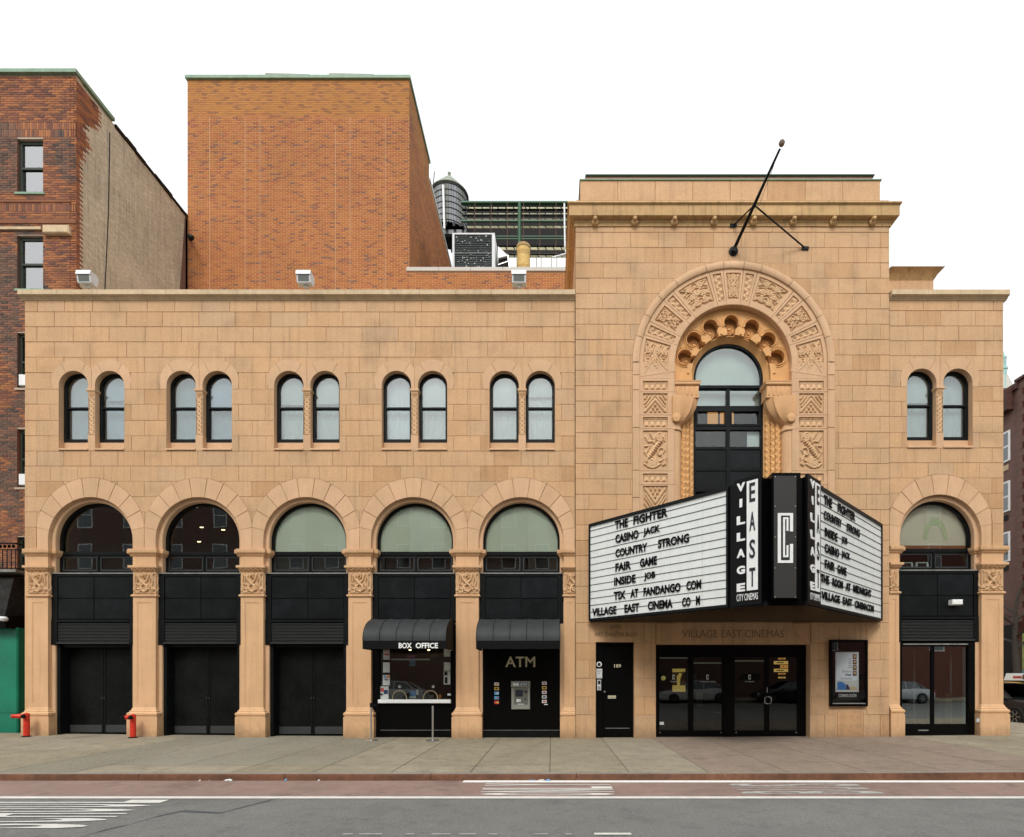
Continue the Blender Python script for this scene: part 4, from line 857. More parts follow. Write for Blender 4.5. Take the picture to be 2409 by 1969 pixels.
def ins(nm, a_, b_, c_, d_, m, yy=y3): return MB().box(X(zx(a_), yy), X(zx(b_), yy), yy, yy + .02, Z(zy(d_), yy), Z(zy(c_), yy)).build(nm, m, Bx)
ins('price_board_heading', 615, 720, 580, 612, M('dim_red_blue', (.16, .05, .10), .6, emit=.1)); 
for k in range(6): ins('price_board_line', 650, 720, 625 + k * 16, 633 + k * 16, M('dim_blue_print', (.12, .2, .32), .6, emit=.12) if 'dim_blue_print' not in bpy.data.materials else bpy.data.materials['dim_blue_print'])
ins('shelf_light', 415, 900, 624, 640, M('pale_shelf', (.3, .32, .24), .6, emit=.12)); ins('leaflet', 655, 725, 1020, 1085, mBlue, .3); ins('leaflet', 650, 725, 1088, 1115, mPaper, .3); ins('leaflet', 735, 755, 1010, 1070, mPaper, .3); ins('cup', 1010, 1042, 1065, 1115, mOrP, .3)
ins('monitor', 890, 945, 1075, 1110, mGrey, .35); ins('exit_card', 910, 1000, 570, 605, M('dim_green_card', (.10, .11, .05), .6), .6)
for xm, zm in ((657, 510), (888, 510), (1162, 508)): MB().lathe([(.0, -.03), (.03, -.025), (.04, 0)], (X(zx(xm), .3), .3, Z(zy(zm), .3)), 10, 'z').build('downlight', mBulb, Bx)
# bay 5
c = X(BAYS[4]); A5 = part('cash_wall', T); yA = .11
MB().box(c - R + .005, c + R - .005, yA, .3, .19, 3.0).build('upper_panel', mGloss, A5); MB().box(c - R + .005, c + R - .005, yA - .01, .3, -.05, .185).build('kick_panel', mBlack, A5); MB().box(c - R + .05, c + R - .05, yA - .006, yA, .19, .2).build('trim', mSill, A5)
text('sign_lettering', 'ATM', X(1189, yA), X(1259, yA), Z(1568, yA), Z(1543.5, yA), yA, mGold, A5, .02, .012)
cols = [[(mPaper, mOrP), (mYel, mLetB), (mLBlue, mPaper), (mLBlue, mRedP), (mRedP, mYel)], [(mPaper, mRedP), (mYel, mLetB), (mPaper, mRedP), (mPaper, mNavy), (mPaper, mRedP)]]
for q, (xa, y0p) in enumerate(((1162.8, 1604.5), (1275, 1602.2))):
    for k, (m0, m1) in enumerate(cols[q]):
        yy = y0p + k * 10.75; MB().bbox(X(xa, yA), X(xa + 11, yA), yA - .006, yA, Z(yy + 7.5, yA), Z(yy, yA), .004).build('card_sticker', m0, A5)
        MB().box(X(xa + (5.5 if k in (2, 3, 4) and q == 0 else 2.5), yA), X(xa + (10 if q == 0 and k > 1 else 8.5), yA), yA - .0075, yA - .006, Z(yy + 5.6, yA), Z(yy + 2, yA)).build('sticker_print', m1, A5)
MB().box(X(1280, yA), X(1288.5, yA), yA - .006, yA, Z(1657, yA), Z(1655, yA)).build('card_sticker', mPaper, A5)
# corner bay glass doors
c = X(2212); R = 97 / 90; G = part('glass_doors', T); y = .14; g0 = gz(X(2212)); q = c - R + .006; e = c + R - .006
mb = MB(); mb.box(q, X(2120, y), y - .04, .3, g0, 2.52); mb.box(X(2276, y), e, y - .04, .3, g0, 2.52); mb.box(q, e, y - .03, .25, g0 - .1, g0 + .30); mb.box(X(2190, y), X(2197, y), y - .02, y + .05, g0 + .3, 2.45); mb.box(X(2120, y), X(2276, y), y - .02, y + .05, 2.40, 2.52); mb.build('frame', mGloss, G)
MB().bbox(X(2122, y), X(2274, y), y - .06, y - .031, 2.44, 2.475, .004).build('head_rail', mSill, G)
gR = GL('door_glass', .30, (.8, .88, .86))
MB().box(X(2120, y), X(2190, y), y + .01, y + .016, g0 + .3, 2.40).build('glass_leaf', gR, G); MB().box(X(2197, y), X(2276, y), y + .01, y + .016, g0 + .3, 2.40).build('glass_leaf', gR, G)
mb = MB(); mb.box(X(2158, y), X(2182, y), y - .036, y - .031, g0 + .12, g0 + .15); mb.build('threshold_vent', mSill, G)
MB().box(X(2188, .35), X(2190, .35), .34, .36, g0 + .3, 2.4).build('inner_post', mLGrey, G); MB().box(X(2150, .9), X(2152.5, .9), .9, .93, .3, 2.3).build('inner_post', mLGrey, G); MB().box(X(2236, .6), X(2239, .6), .6, .63, .3, 2.3).build('inner_post', mLGrey, G)
MB().box(X(2266, y), X(2273, y), y + .02, y + .04, g0 + .3, 2.38).build('side_stile', M('frosted_stile', (.2, .27, .28), .4), G)
MB().box(X(2224, .5), X(2238, .5), .5, .62, .32, 1.15).build('menu_box', M('brown_box', (.26, .17, .08), .7), G)
MB().bbox(X(2238), X(2263), -.05, .10, Z(1422), Z(1409.5), .02).build('security_light', mWhite, T)
MB().bbox(X(2294) , X(2300.5), -.06, -.02, Z(1698), Z(1689), .008).build('junction_box', mLGrey, T)
MB().box(X(2091.5) + .3, X(2360.5) - .3, .3, 2.6, -.03, g0 + .05).build('shop_floor', M('shop_floor_mat', (.05, .05, .045), .6), T)
# ------------------------------------------------ marquee sign
MQ = thing('marquee_sign', 'V-shaped black and white cinema marquee listing film titles over the entrance doors', 'marquee', (X(1724), -1, 3.1))
MQ.location = (0, 0, 0)
CAMP = Vector((0, -D, 1.6))
Lo, La = (.985, -.15), (4.17, -3.4); Ra, Ro = (5.0, -3.4), (8.49, -.15)
ZB, ZT = 3.02, 5.56
mSign = M('white_sign_face', (.72, .75, .73), .35, spec=.4, noise=[(4, .04)], streak=.06)
mSlot = M('sign_rail', (.07, .085, .10), .5); mLetM = M('marquee_letter_black', (.003, .003, .004), .7, spec=.1)
body = MB(); pl = [(Lo[0], -.06), Lo, La, (4.2, -3.35), (4.31, -3.3), (4.87, -3.3), (4.97, -3.35), Ra, Ro, (Ro[0], -.06)]
n = len(pl); sh = 0
top = lambda p: ZT
v = [(x, y, ZB) for x, y in pl] + [(x, y, ZT) for x, y in pl]
body.add(v, [tuple(range(n - 1, -1, -1)), tuple(range(n, 2 * n))] + [(i, (i + 1) % n, n + (i + 1) % n, n + i) for i in range(n)]); body.build('case', mGloss, MQ, smooth=False)
class Face:      # a vertical sign face from p to q; u along it, z up, d outwards
    def __init__(s, p, q):
        s.p = Vector((*p, 0)); s.q = Vector((*q, 0)); s.u = (s.q - s.p).normalized(); s.n = Vector((s.u.y, -s.u.x, 0)); s.L = (s.q - s.p).length
    def at(s, u, z, d=0): w = s.p + s.u * u + s.n * d; return (w.x, w.y, z)
    def uz(s, px, py):
        r = Vector(((px - 1299) / FP, 1, 0)); # ray over depth t
        # cam + r*t on plane
        t = (s.p - Vector((0, -D, 0))).dot(s.n) / r.dot(s.n); w = Vector((0, -D, 0)) + r * t; return (w - s.p).dot(s.u), 1.6 - (py - 1591) * t / FP
    def box(s, mb, u0, u1, z0, z1, d0, d1, mi=0):
        v = [s.at(u, z, d) for d in (d1, d0) for u, z in ((u0, z0), (u1, z0), (u1, z1), (u0, z1))]
        return mb.add(v, [(0, 1, 2, 3), (7, 6, 5, 4), (0, 4, 5, 1), (1, 5, 6, 2), (2, 6, 7, 3), (3, 7, 4, 0)], mi)
    def text(s, name, t, u0, u1, z0, z1, d, mat, par, depth=.02, bold=.0, slot=None):
        me = text_mesh(t, u1 - u0, z1 - z0, depth, bold); co = [v.co[:] for v in me.vertices]
        me.vertices.foreach_set('co', [c for p in co for c in s.at(u0 + p[0], z0 + p[1], d + p[2])]); me.materials.clear(); me.materials.append(mat); me.update(); return link(name, me, par)
FLt = Face(Lo, La); FRt = Face(Ra, Ro)
z2 = lambda a, b, k=.2305, x0=1370, y0=1080: (x0 + a * k, y0 + b * k)
for F_, side in ((FLt, 'L'), (FRt, 'R')):
    A = part('sign_face', MQ)
    if side == 'L': u0, _ = F_.uz(1390.3, 1300); u1, _ = F_.uz(1710.7, 1300)
    else: u0, _ = F_.uz(1924.5, 1300); u1, _ = F_.uz(2070.5, 1300)
    zt_, zb_ = 5.47, 3.10
    mb = MB(); F_.box(mb, u0, u1, zb_, zt_, .0, .02); mb.build('panel', mSign, A)
    mb = MB(); F_.box(mb, u0 - .04, u1 + .04, zt_, zt_ + .07, 0, .05); F_.box(mb, u0 - .04, u1 + .04, zb_ - .06, zb_, 0, .05); F_.box(mb, u0 - .04, u0, zb_, zt_, 0, .05); F_.box(mb, u1, u1 + .04, zb_, zt_, 0, .05); mb.build('frame', mBlack, A)
    for k in range(14):
        zz = zt_ - .11 - k * .1745; mb = MB(); F_.box(mb, u0, u1, zz - .0065, zz + .0065, .02, .030); mb.build('rail', mSlot, A)
    for k in range(1, 5):
        uu = u0 + (u1 - u0) * k / 4.7; mb = MB(); F_.box(mb, uu, uu + .006, zb_, zt_, .02, .0215); mb.build('panel_joint', mLGrey, A)
    if side == 'L':
        f = lambda a, b: F_.uz(*z2(a, b))
        T_ = [('THE FIGHTER', (340, 715), (340, 632), 885), ('CASINO JACK', (345, 860), (345, 775), 805), ('COUNTRY  STRONG', (345, 1000), (345, 918), 1105), ('FAIR  GAME', (345, 1145), (345, 1062), 775),
              ('INSIDE  JOB', (332, 1290), (332, 1208), 758), ('TIX AT FANDANGO COM', (328, 1435), (328, 1353), 1228), ('VILLAGE  EAST  CINEMA  CO M', (110, 1600), (110, 1520), 1215)]
    else:
        f = lambda a, b: F_.uz(1760 + a * .2305, 1080 + b * .2305)
        T_ = [('THE  FIGHTER', (755, 455), (755, 357), 1078), ('COUNTRY  STRONG', (755, 610), (755, 520), 1125), ('INSIDE  JOB', (765, 785), (765, 695), 998), ('CASINO JACK', (765, 945), (765, 852), 1027),
              ('FAIR GAME', (765, 1110), (765, 1020), 990), ('THE ROOM AT MIDNIGHT', (722, 1255), (722, 1165), 1243), ('VILLAGE EAST CINEMACOM', (730, 1425), (730, 1340), 1268)]
    for s_, bl_, tl_, xe in T_:
        ua, zb1 = f(*bl_); _, zt1 = f(*tl_); ub, _ = f(xe, bl_[1]); h = zt1 - zb1
        # letters hang on the rails: one piece per word
        words = s_.split(); tot = len(s_); pos = 0; cw = (ub - ua) / tot
        for w_ in words:
            i = s_.index(w_, pos); pos = i + len(w_); jz = rnd.uniform(-.006, .006)
            F_.text('title_letters', w_, ua + i * cw + cw * .05, ua + (i + len(w_)) * cw - cw * .12, zb1 + jz, zt1 + jz, .034, mLetM, A, .008, .034)
    # the tall name panel
    B = part('name_panel', MQ)
    if side == 'L': ua, _ = F_.uz(1729, 1300); ub, _ = F_.uz(1794.8, 1300)
    else: ua, _ = F_.uz(1893.3, 1300); ub, _ = F_.uz(1924, 1300)
    za, zb1 = 3.04, 5.61; w = ub - ua
    mb = MB(); F_.box(mb, ua, ub, za, zb1, .0, .06); mb.build('board', mGloss, B)
    if side == 'L': cols = [F_.uz(z2(1590, 0)[0], 1300)[0], F_.uz(z2(1678, 0)[0], 1300)[0], F_.uz(z2(1693, 0)[0], 1300)[0], F_.uz(z2(1806, 0)[0], 1300)[0], F_.uz(z2(1722, 0)[0], 1300)[0], F_.uz(z2(1780, 0)[0], 1300)[0]]
    else: cols = [F_.uz(1760 + q * .2305, 1300)[0] for q in (601, 645, 651, 701, 664, 690)]
    H = lambda fr: zb1 - fr * (zb1 - za)
    # heights measured on the board as fractions from its top
    for ch, a, b in (('V', .031, .098), ('I', .157, .223), ('L', .291, .359), ('L', .422, .49), ('A', .552, .62), ('G', .686, .751), ('E', .823, .888)):
        cu = (cols[0] + cols[1]) / 2; hw = (cols[1] - cols[0]) / 2 * (.32 if ch == 'I' else .95); F_.text('white_letter', ch, cu - hw, cu + hw, H(b), H(a), .06, mWhite, B, .012, .05)
    mb = MB(); F_.box(mb, cols[2], cols[3], H(.887), H(.033), .06, .068); mb.build('white_strip', mWhite, B)
    for ch, a, b in (('E', .054, .20), ('A', .279, .426), ('S', .494, .64), ('T', .714, .86)): F_.text('black_letter', ch, cols[4], cols[5], H(b), H(a), .068, mLetB, B, .01, .015)
    F_.text('small_lettering', 'CITY CINEMAS', cols[0], cols[3], H(.962), H(.908), .06, mWhite if side == 'L' else mLGrey, B, .006, .0)
# centre box with the emblem
Cb = part('centre_box', MQ); xa, xb = 4.315, 4.87; yc_ = -3.5
MB().box(xa, xb, yc_, -3.0, 3.13, 5.60).build('case', mGloss, Cb); mCp = M('charcoal_panel', (.028, .026, .024), .5, noise=[(60, .2)])
dC = 14 + yc_ - .02; px2 = lambda p: (p - 1299) * dC / FP; pz2 = lambda p: 1.6 - (p - 1591) * dC / FP
MB().box(px2(1821), px2(1873.5), yc_ - .02, yc_, pz2(1405), pz2(1118)).build('front_panel', mCp, Cb)
for px_ in (1823, 1871):
    for py_ in (1120.5, 1190, 1262, 1335, 1404): MB().lathe([(0, -.008), (.009, -.006), (.012, 0)], (px2(px_ + (0.5 if px_ < 1850 else 0)), yc_ - .02, pz2(py_)), 6, 'y').build('screw', mSteel, Cb)
def strokes(nm, path, wx, wz, mat):
    mb = MB()
    for (a, b), (c_, d_) in zip(path[:-1], path[1:]):
        x0, x1 = sorted((px2(1760 + a * .2305), px2(1760 + c_ * .2305))); q0, q1 = sorted((pz2(1080 + b * .2305), pz2(1080 + d_ * .2305)))
        if abs(a - c_) < 1: x0 -= wx; x1 += wx
        else: q0 -= wz; q1 += wz; x0 -= wx; x1 += wx
        mb.box(x0, x1, yc_ - .035 - rnd.random() * .0008, yc_ - .02, q0, q1)
    mb.build(nm, mat, Cb)
strokes('emblem_outline', [(440, 735), (440, 560), (316, 560), (316, 1043), (440, 1043), (440, 862)], .030, .024, mWhite)
strokes('emblem_inner', [(399, 730), (399, 600), (364, 600), (364, 988), (399, 988), (399, 875)], .018, .018, mWhite)

# ------------------------------------------------ flagpole
FPo = thing('flagpole', 'bare black flagpole with a ball tip slanting out above the great arch', 'flagpole', (4.717, -.045, 12.67))
b = Vector((0, 0, 0)); t_ = Vector((.513, -1.66, 1.03)); j = b + (t_ - b) * .48
MB().tube([b + (t_ - b) * .0, b + (t_ - b) * .5, t_], [.042, .038, .025], 10).build('pole', mBlack, FPo)
MB().lathe([(0, -.07), (.05, -.05), (.07, 0), (.05, .05), (0, .07)], tuple(t_ + Vector((.02, -.05, .08))), 14).build('ball', M('old_bronze_ball', (.20, .15, .11), .5, metal=.3), FPo)
mb = MB(); mb.lathe([(.12, 0), (.12, -.04), (.07, -.06), (.07, -.12)], (0, .01, -.02), 12, 'y'); mb.build('wall_bracket', mBlack, FPo)
for q in ((.005, .0, .66), (1.88, 0, .07)):
    MB().tube([j, Vector(q)], .02, 6).build('brace', mBlack, FPo); MB().box(q[0] - .10, q[0] + .08, -.03, .01, q[2] - .05, q[2] + .03).build('brace_foot', mBlack, FPo)
MB().tube([t_ * .97, t_ * .75 + Vector((.05, .05, -.04)), j + Vector((.12, 0, 0)), j + Vector((.02, .02, -.06))], .006, 4).build('halyard', M('grey_rope', (.25, .25, .24), .8), FPo)

# ------------------------------------------------ floodlights on the coping
def flood(px_, py_, label):
    x = X(px_, -.05); z = ztop; Fl = thing('floodlight', label, 'floodlight', (x, .05, z - .01), 'floodlights on the roof edge')
    MB().tube([(0, 0, 0), (0, 0, .16)], .015, 6).build('stem', mSteel, Fl); mb = MB(); mb.box(-.05, .05, -.08, .0, .14, .20); mb.build('bracket', mLGrey, Fl)
    mb = MB(); pr = [(-.16, .20), (-.20, .44), (-.17, .49), (-.02, .50), (.06, .46), (.07, .34), (.0, .19)]; mb.xprism(pr, -.19, .17); mb.build('housing', mLGrey, Fl)
    mb = MB(); mb.add([(-.15, -.168, .225), (.13, -.168, .225), (.13, -.192, .375), (-.15, -.192, .375)], [(0, 1, 2, 3)]); mb.build('lens', M('lens_glass', (.10, .11, .09), .1) if 'lens_glass' not in bpy.data.materials else bpy.data.materials['lens_glass'], Fl)
    mb = MB(); mb.add([(-.2, -.215, .385), (.18, -.215, .385), (.18, -.19, .50), (-.2, -.19, .50)], [(0, 1, 2, 3)]); mb.build('visor', mWhite, Fl)
    Fl.rotation_euler = (0, 0, 0); return Fl
flood(204, 655, 'white floodlight on the coping in front of the tan painted side wall'); flood(718, 655, 'white floodlight on the coping in front of the tall orange brick wall'); flood(1222, 655, 'white floodlight below the yellow roof exhaust, nearest the pavilion')

# ------------------------------------------------ awnings
def awning(px0, px1, label, letters=None):
    x0, x1 = X(px0), X(px1); A = thing('awning', label, 'awning', ((x0 + x1) / 2, .0, 2.3), 'rounded black canvas awnings'); A.location = (0, 0, 0)
    ya, zt_, zf, zb_ = .06, 3.11, 2.477, 2.275; d = 1.0; n = 14
    prof = [(ya - (d + ya) * math.sin(math.pi / 2 * k / n), zf + (zt_ - zf) * math.cos(math.pi / 2 * k / n) ** .9) for k in range(n + 1)]
    segs = 5
    for s in range(segs):
        a, b = x0 + (x1 - x0) * s / segs, x0 + (x1 - x0) * (s + 1) / segs; m = 8; mb = MB()
        mb.grid([[(a + (b - a) * i / m, y + .010 * math.sin(math.pi * i / m) , z - .012 * math.sin(math.pi * i / m)) for y, z in prof] for i in range(m + 1)]); mb.build('canvas_panel', mFab, A)
    for s in range(segs + 1):
        a = x0 + (x1 - x0) * s / segs; MB().tube([(a, y - .001, z + .001) for y, z in prof], .007, 5).build('hoop', mFabD, A)
    for xx in (x0, x1): MB().xprism(prof + [(-d, zb_), (ya, zb_ + .0), (ya, zt_)][0:3], xx - .003, xx + .003).build('end_panel', mFabD, A)
    m = 24; mb = MB(); mb.grid([[(x0 + (x1 - x0) * i / m, -d - .004 + .004 * math.sin(i * 1.7), zb_ + .004 * math.sin(i * .9)), (x0 + (x1 - x0) * i / m, -d - .004, zf)] for i in range(m + 1)]); mb.build('valance', mFabD, A)
    if letters:
        q = 13.0 - .012; f = lambda p: (p - 1299) * q / FP; g = lambda p: 1.6 - (p - 1591) * q / FP
        text('lettering', letters[0], f(938), f(969), g(1524), g(1511), -d - .012, mWhite, A, .006, .03); text('lettering', letters[1], f(978), f(1030.5), g(1524), g(1511), -d - .012, mWhite, A, .006, .03)
    return A
awning(885, 1067, 'black rounded awning lettered BOX OFFICE over the ticket window', ('BOX', 'OFFICE')); awning(1133, 1316, 'plain black rounded awning over the cash machine')

# ------------------------------------------------ cash machine
y = .105; CM = thing('cash_machine', 'grey wall-mounted cash machine set in the black wall under the ATM letters', 'cash machine', (X(1225, y), y, Z(1634, y))); CM.location = (0, 0, 0)
cx_ = lambda p: X(p, y); cz_ = lambda p: Z(p, y); bx = lambda v: 1100 + .1901 * v; by = lambda v: 1430 + .1901 * v
mb = MB(); mb.bbox(cx_(bx(543)), cx_(bx(773)), y - .05, y, cz_(by(1250)), cz_(by(975)), .015); mb.bbox(cx_(bx(540)), cx_(bx(776)), y - .08, y, cz_(by(974)), cz_(by(900)), .015); mb.build('body', mGrey, CM)
mb = MB(); mb.bbox(cx_(bx(575)), cx_(bx(748)), y - .054, y - .05, cz_(by(1190)), cz_(by(985)), .004); mb.build('fascia', M('dark_grey_plastic', (.12, .12, .10), .5), CM)
MB().box(cx_(bx(568)), cx_(bx(640)), y - .086, y - .08, cz_(by(955)), cz_(by(925))).build('sign_pale', mPaper, CM); MB().box(cx_(bx(640)), cx_(bx(748)), y - .086, y - .08, cz_(by(957)), cz_(by(923))).build('sign_dark', mNavy, CM)
text('sign_letters', 'ATM', cx_(bx(650)), cx_(bx(738)), cz_(by(953)), cz_(by(928)), y - .087, mPaper, CM, .003, .03)
MB().box(cx_(bx(595)), cx_(bx(685)), y - .06, y - .054, cz_(by(1090)), cz_(by(1010))).build('screen', M('screen_glass', (.03, .035, .045), .1), CM)
MB().box(cx_(bx(608)), cx_(bx(636)), y - .064, y - .054, cz_(by(1158)), cz_(by(1122))).build('keypad', mPaper, CM); MB().box(cx_(bx(642)), cx_(bx(658)), y - .064, y - .054, cz_(by(1158)), cz_(by(1122))).build('keypad', mPaper, CM)
MB().box(cx_(bx(700)), cx_(bx(740)), y - .07, y - .054, cz_(by(1040)), cz_(by(1022))).build('card_slot', mLetB, CM); MB().lathe([(0, -.02), (.015, -.015), (.02, 0)], (cx_(bx(716)), y - .054, cz_(by(1122))), 10, 'y').build('lock', mLetB, CM)
MB().box(cx_(bx(618)), cx_(bx(700)), y - .07, y - .05, cz_(by(1188)), cz_(by(1180))).build('cash_slot', mPaper, CM)

# ------------------------------------------------ stanchions and standpipes
def stanchion(px_, py_, h, label, head):
    d = 144 * 14 / (py_ - 1591); x = (px_ - 1299) * d / FP; S = thing('stanchion', label, 'stanchion', (x, d - 14, .004), 'steel queue posts outside the box office')
    MB().lathe([(0, 0), (.165, 0), (.165, .012), (.12, .025), (.04, .035), (0, .04)], n=26).build('base', mSteel, S); MB().tube([(0, 0, .03), (0, 0, h)], .022, 12).build('post', mSteel, S)
    if head: mb = MB(); mb.lathe([(0, h - .0), (.033, h), (.033, h + .10), (0, h + .11)], n=14); mb.box(.02, .14, -.015, .015, h + .03, h + .07); mb.build('belt_head', mBlack, S)
    else: MB().lathe([(0, h), (.024, h), (.022, h + .012), (0, h + .016)], n=12).build('cap', mSteel, S)
stanchion(873, 1742, .84, 'steel queue post with a black belt head, left of the ticket window', True); stanchion(1018, 1742, .855, 'steel queue post without a head, in front of the ticket counter', False)
def standpipe(px_, label, ang):
    d = 13.66; x = (px_ - 1299) * d / FP; S = thing('standpipe', label, 'standpipe', (x, d - 14, gz(x)), 'red fire standpipes on the pavement')
    h = .57; MB().tube([(0, 0, 0), (0, 0, h)], .065, 14).build('pipe', mRed, S); MB().lathe([(.10, 0), (.10, .015), (.07, .02)], n=16).build('flange', mBlack, S)
    mb = MB(); mb.tube([(0, 0, h - .05), (-.10, -.06, h - .05), (-.22 if ang == 0 else -.14, -.10, h - .05)], [.06, .06, .05], 12); mb.lathe([(0, 0), (.065, 0), (.065, .03), (0, .06)], (0, 0, h - .02), 12); mb.build('elbow', mRed, S)
    for q in (((-.24, -.105), (.03, -.10)) if ang else ((.03, -.10),)): MB().lathe([(0, -.05), (.05, -.04), (.055, 0)], (q[0] + (.08 if q[0] < 0 else 0), q[1], h - .05), 12, 'y').build('hose_cap', mBlack, S)
    if ang == 0: MB().lathe([(.0, -.04), (.05, -.03), (.055, .02)], (-.23, -.10, h - .05), 12, 'x').build('hose_cap', mRed, S)
standpipe(62.5, 'red standpipe beside the teal green storefront wall', 0); standpipe(313, 'red standpipe with two black caps at the second pier', 1)

# ------------------------------------------------ poster case
PC = thing('poster_case', 'black glazed film poster case on the wall right of the entrance', 'poster case', (X(1998), -.06, Z(1582))); PC.location = (0, 0, 0)
yp = -.045; yf_ = -.13; kx = lambda p, yy=yf_: X(p, yy); kz_ = lambda p, yy=yf_: Z(p, yy)
x0, x1, z0, z1 = kx(1953.5), kx(2042), kz_(1660.5), kz_(1504)
mb = MB()
for a, b, c_, d_ in ((x0, x0 + .06, z0, z1), (x1 - .06, x1, z0, z1), (x0 + .06, x1 - .06, z0, z0 + .06), (x0 + .06, x1 - .06, z1 - .06, z1)): mb.box(a, b, yf_, yp, c_, d_)
mb.build('frame', mGloss, PC); MB().box(x0 + .06, x1 - .06, yp - .02, yp, z0 + .06, z1 - .06).build('backboard', mGloss, PC)
MB().box(x0 + .06, x1 - .06, yf_ + .015, yf_ + .02, z0 + .06, z1 - .06).build('glass', GL('case_glass', .04, (.99, 1, 1)), PC)
yq = yp - .03; f = lambda v: kx(1880 + .2491 * v, yq); g = lambda v: kz_(1430 + .2491 * v, yq)
Po = part('poster', PC); MB().box(f(343), f(563), yq, yp - .02, g(790), g(412)).build('sheet', mPaper, Po)
def pb(nm, a, b, c_, d_, m, k=1): return MB().box(f(a), f(b), yq - .001 * k, yq, g(d_), g(c_)).build(nm, m, Po)
pb('sky_print', 352, 552, 425, 680, M('poster_pale_blue', (.78, .83, .88), .6)); 
for a, b in ((432, 480), (486, 530), (536, 582), (588, 638)): pb('photo_strip', 506, 543, a, b, mSkin, 2); pb('photo_face', 516, 534, a + 9, b - 14, mSand, 3)
mb = MB(); A_ = [(f(360), g(770)), (f(440), g(770)), (f(440), g(720)), (f(415), g(698)), (f(385), g(690)), (f(360), g(698))]; mb.prism(A_, yq - .002, yq); mb.build('umbrella_print', mBlue, Po)
pb('beach_print', 440, 546, 740, 770, mSand, 2); mb = MB(); mb.prism([(f(440), g(768)), (f(480), g(768)), (f(462), g(720)), (f(444), g(718))], yq - .003, yq); mb.build('figure_print', mNavy, Po)
for k in range(5): pb('cast_line', 466, 494, 476 + 20 * k, 482 + 20 * k, mGrey, 2)
text('poster_title', 'Every', f(410), f(494), g(614), g(580), yq - .001, mGrey, Po, .002, 0); text('poster_title', 'Day', f(436), f(494), g(642), g(616), yq - .001, mNavy, Po, .002, .04); pb('credit_block', 385, 500, 655, 672, mLGrey, 2)
text('case_lettering', 'COMING SOON', f(372), f(540), g(838), g(808), yq, mPaper, PC, .004, .02)
MB().bbox(x0 + .06, x1 - .06, yf_ + .0, yf_ + .03, z0 + .06, z0 + .085, .004).build('sill_rail', mSteel, PC)
# ------------------------------------------------ brick
rampA = [(0, (.36, .13, .04)), (.3, (.41, .162, .048)), (.6, (.44, .18, .054)), (.8, (.40, .13, .045)), (.93, (.24, .095, .05)), (.98, (.19, .10, .07)), (1, (.38, .17, .06))]
rampTop = [(0, (.40, .17, .045)), (.6, (.44, .19, .05)), (.78, (.34, .14, .05)), (.93, (.23, .10, .05)), (1, (.43, .19, .055))]
rampL = [(0, (.17, .065, .038)), (.3, (.29, .105, .045)), (.6, (.37, .14, .05)), (.8, (.12, .05, .035)), (1, (.23, .08, .045))]
rampM = [(0, (.085, .05, .038)), (.35, (.14, .08, .055)), (.6, (.22, .10, .06)), (.8, (.05, .04, .035)), (1, (.28, .11, .06))]
mBrA = M('orange_brick', (1, 1, 1), .85, ramp=rampA, noise=[(.6, .12), (25, .08)], streak=.10); mBrTop = M('golden_brick', (1, 1, 1), .85, ramp=rampTop, noise=[(.8, .1)])
mBrL = M('red_brick', (1, 1, 1), .9, ramp=rampL, noise=[(.7, .2)]); mBrM = M('dark_brick', (1, 1, 1), .9, ramp=rampM, noise=[(.7, .2)])
mMoA = M('pale_brick_mortar', (.60, .37, .22), .95); mMoT = M('golden_mortar', (.36, .17, .06), .95); mMoL = M('red_brick_mortar', (.44, .34, .26), .95)
mTan = M('tan_painted_brick', (.53, .47, .355), .85, var=.08, noise=[(.9, .14), (9, .16)], streak=.25); mTanM = M('tan_painted_joint', (.42, .37, .275), .9, noise=[(1, .2)])
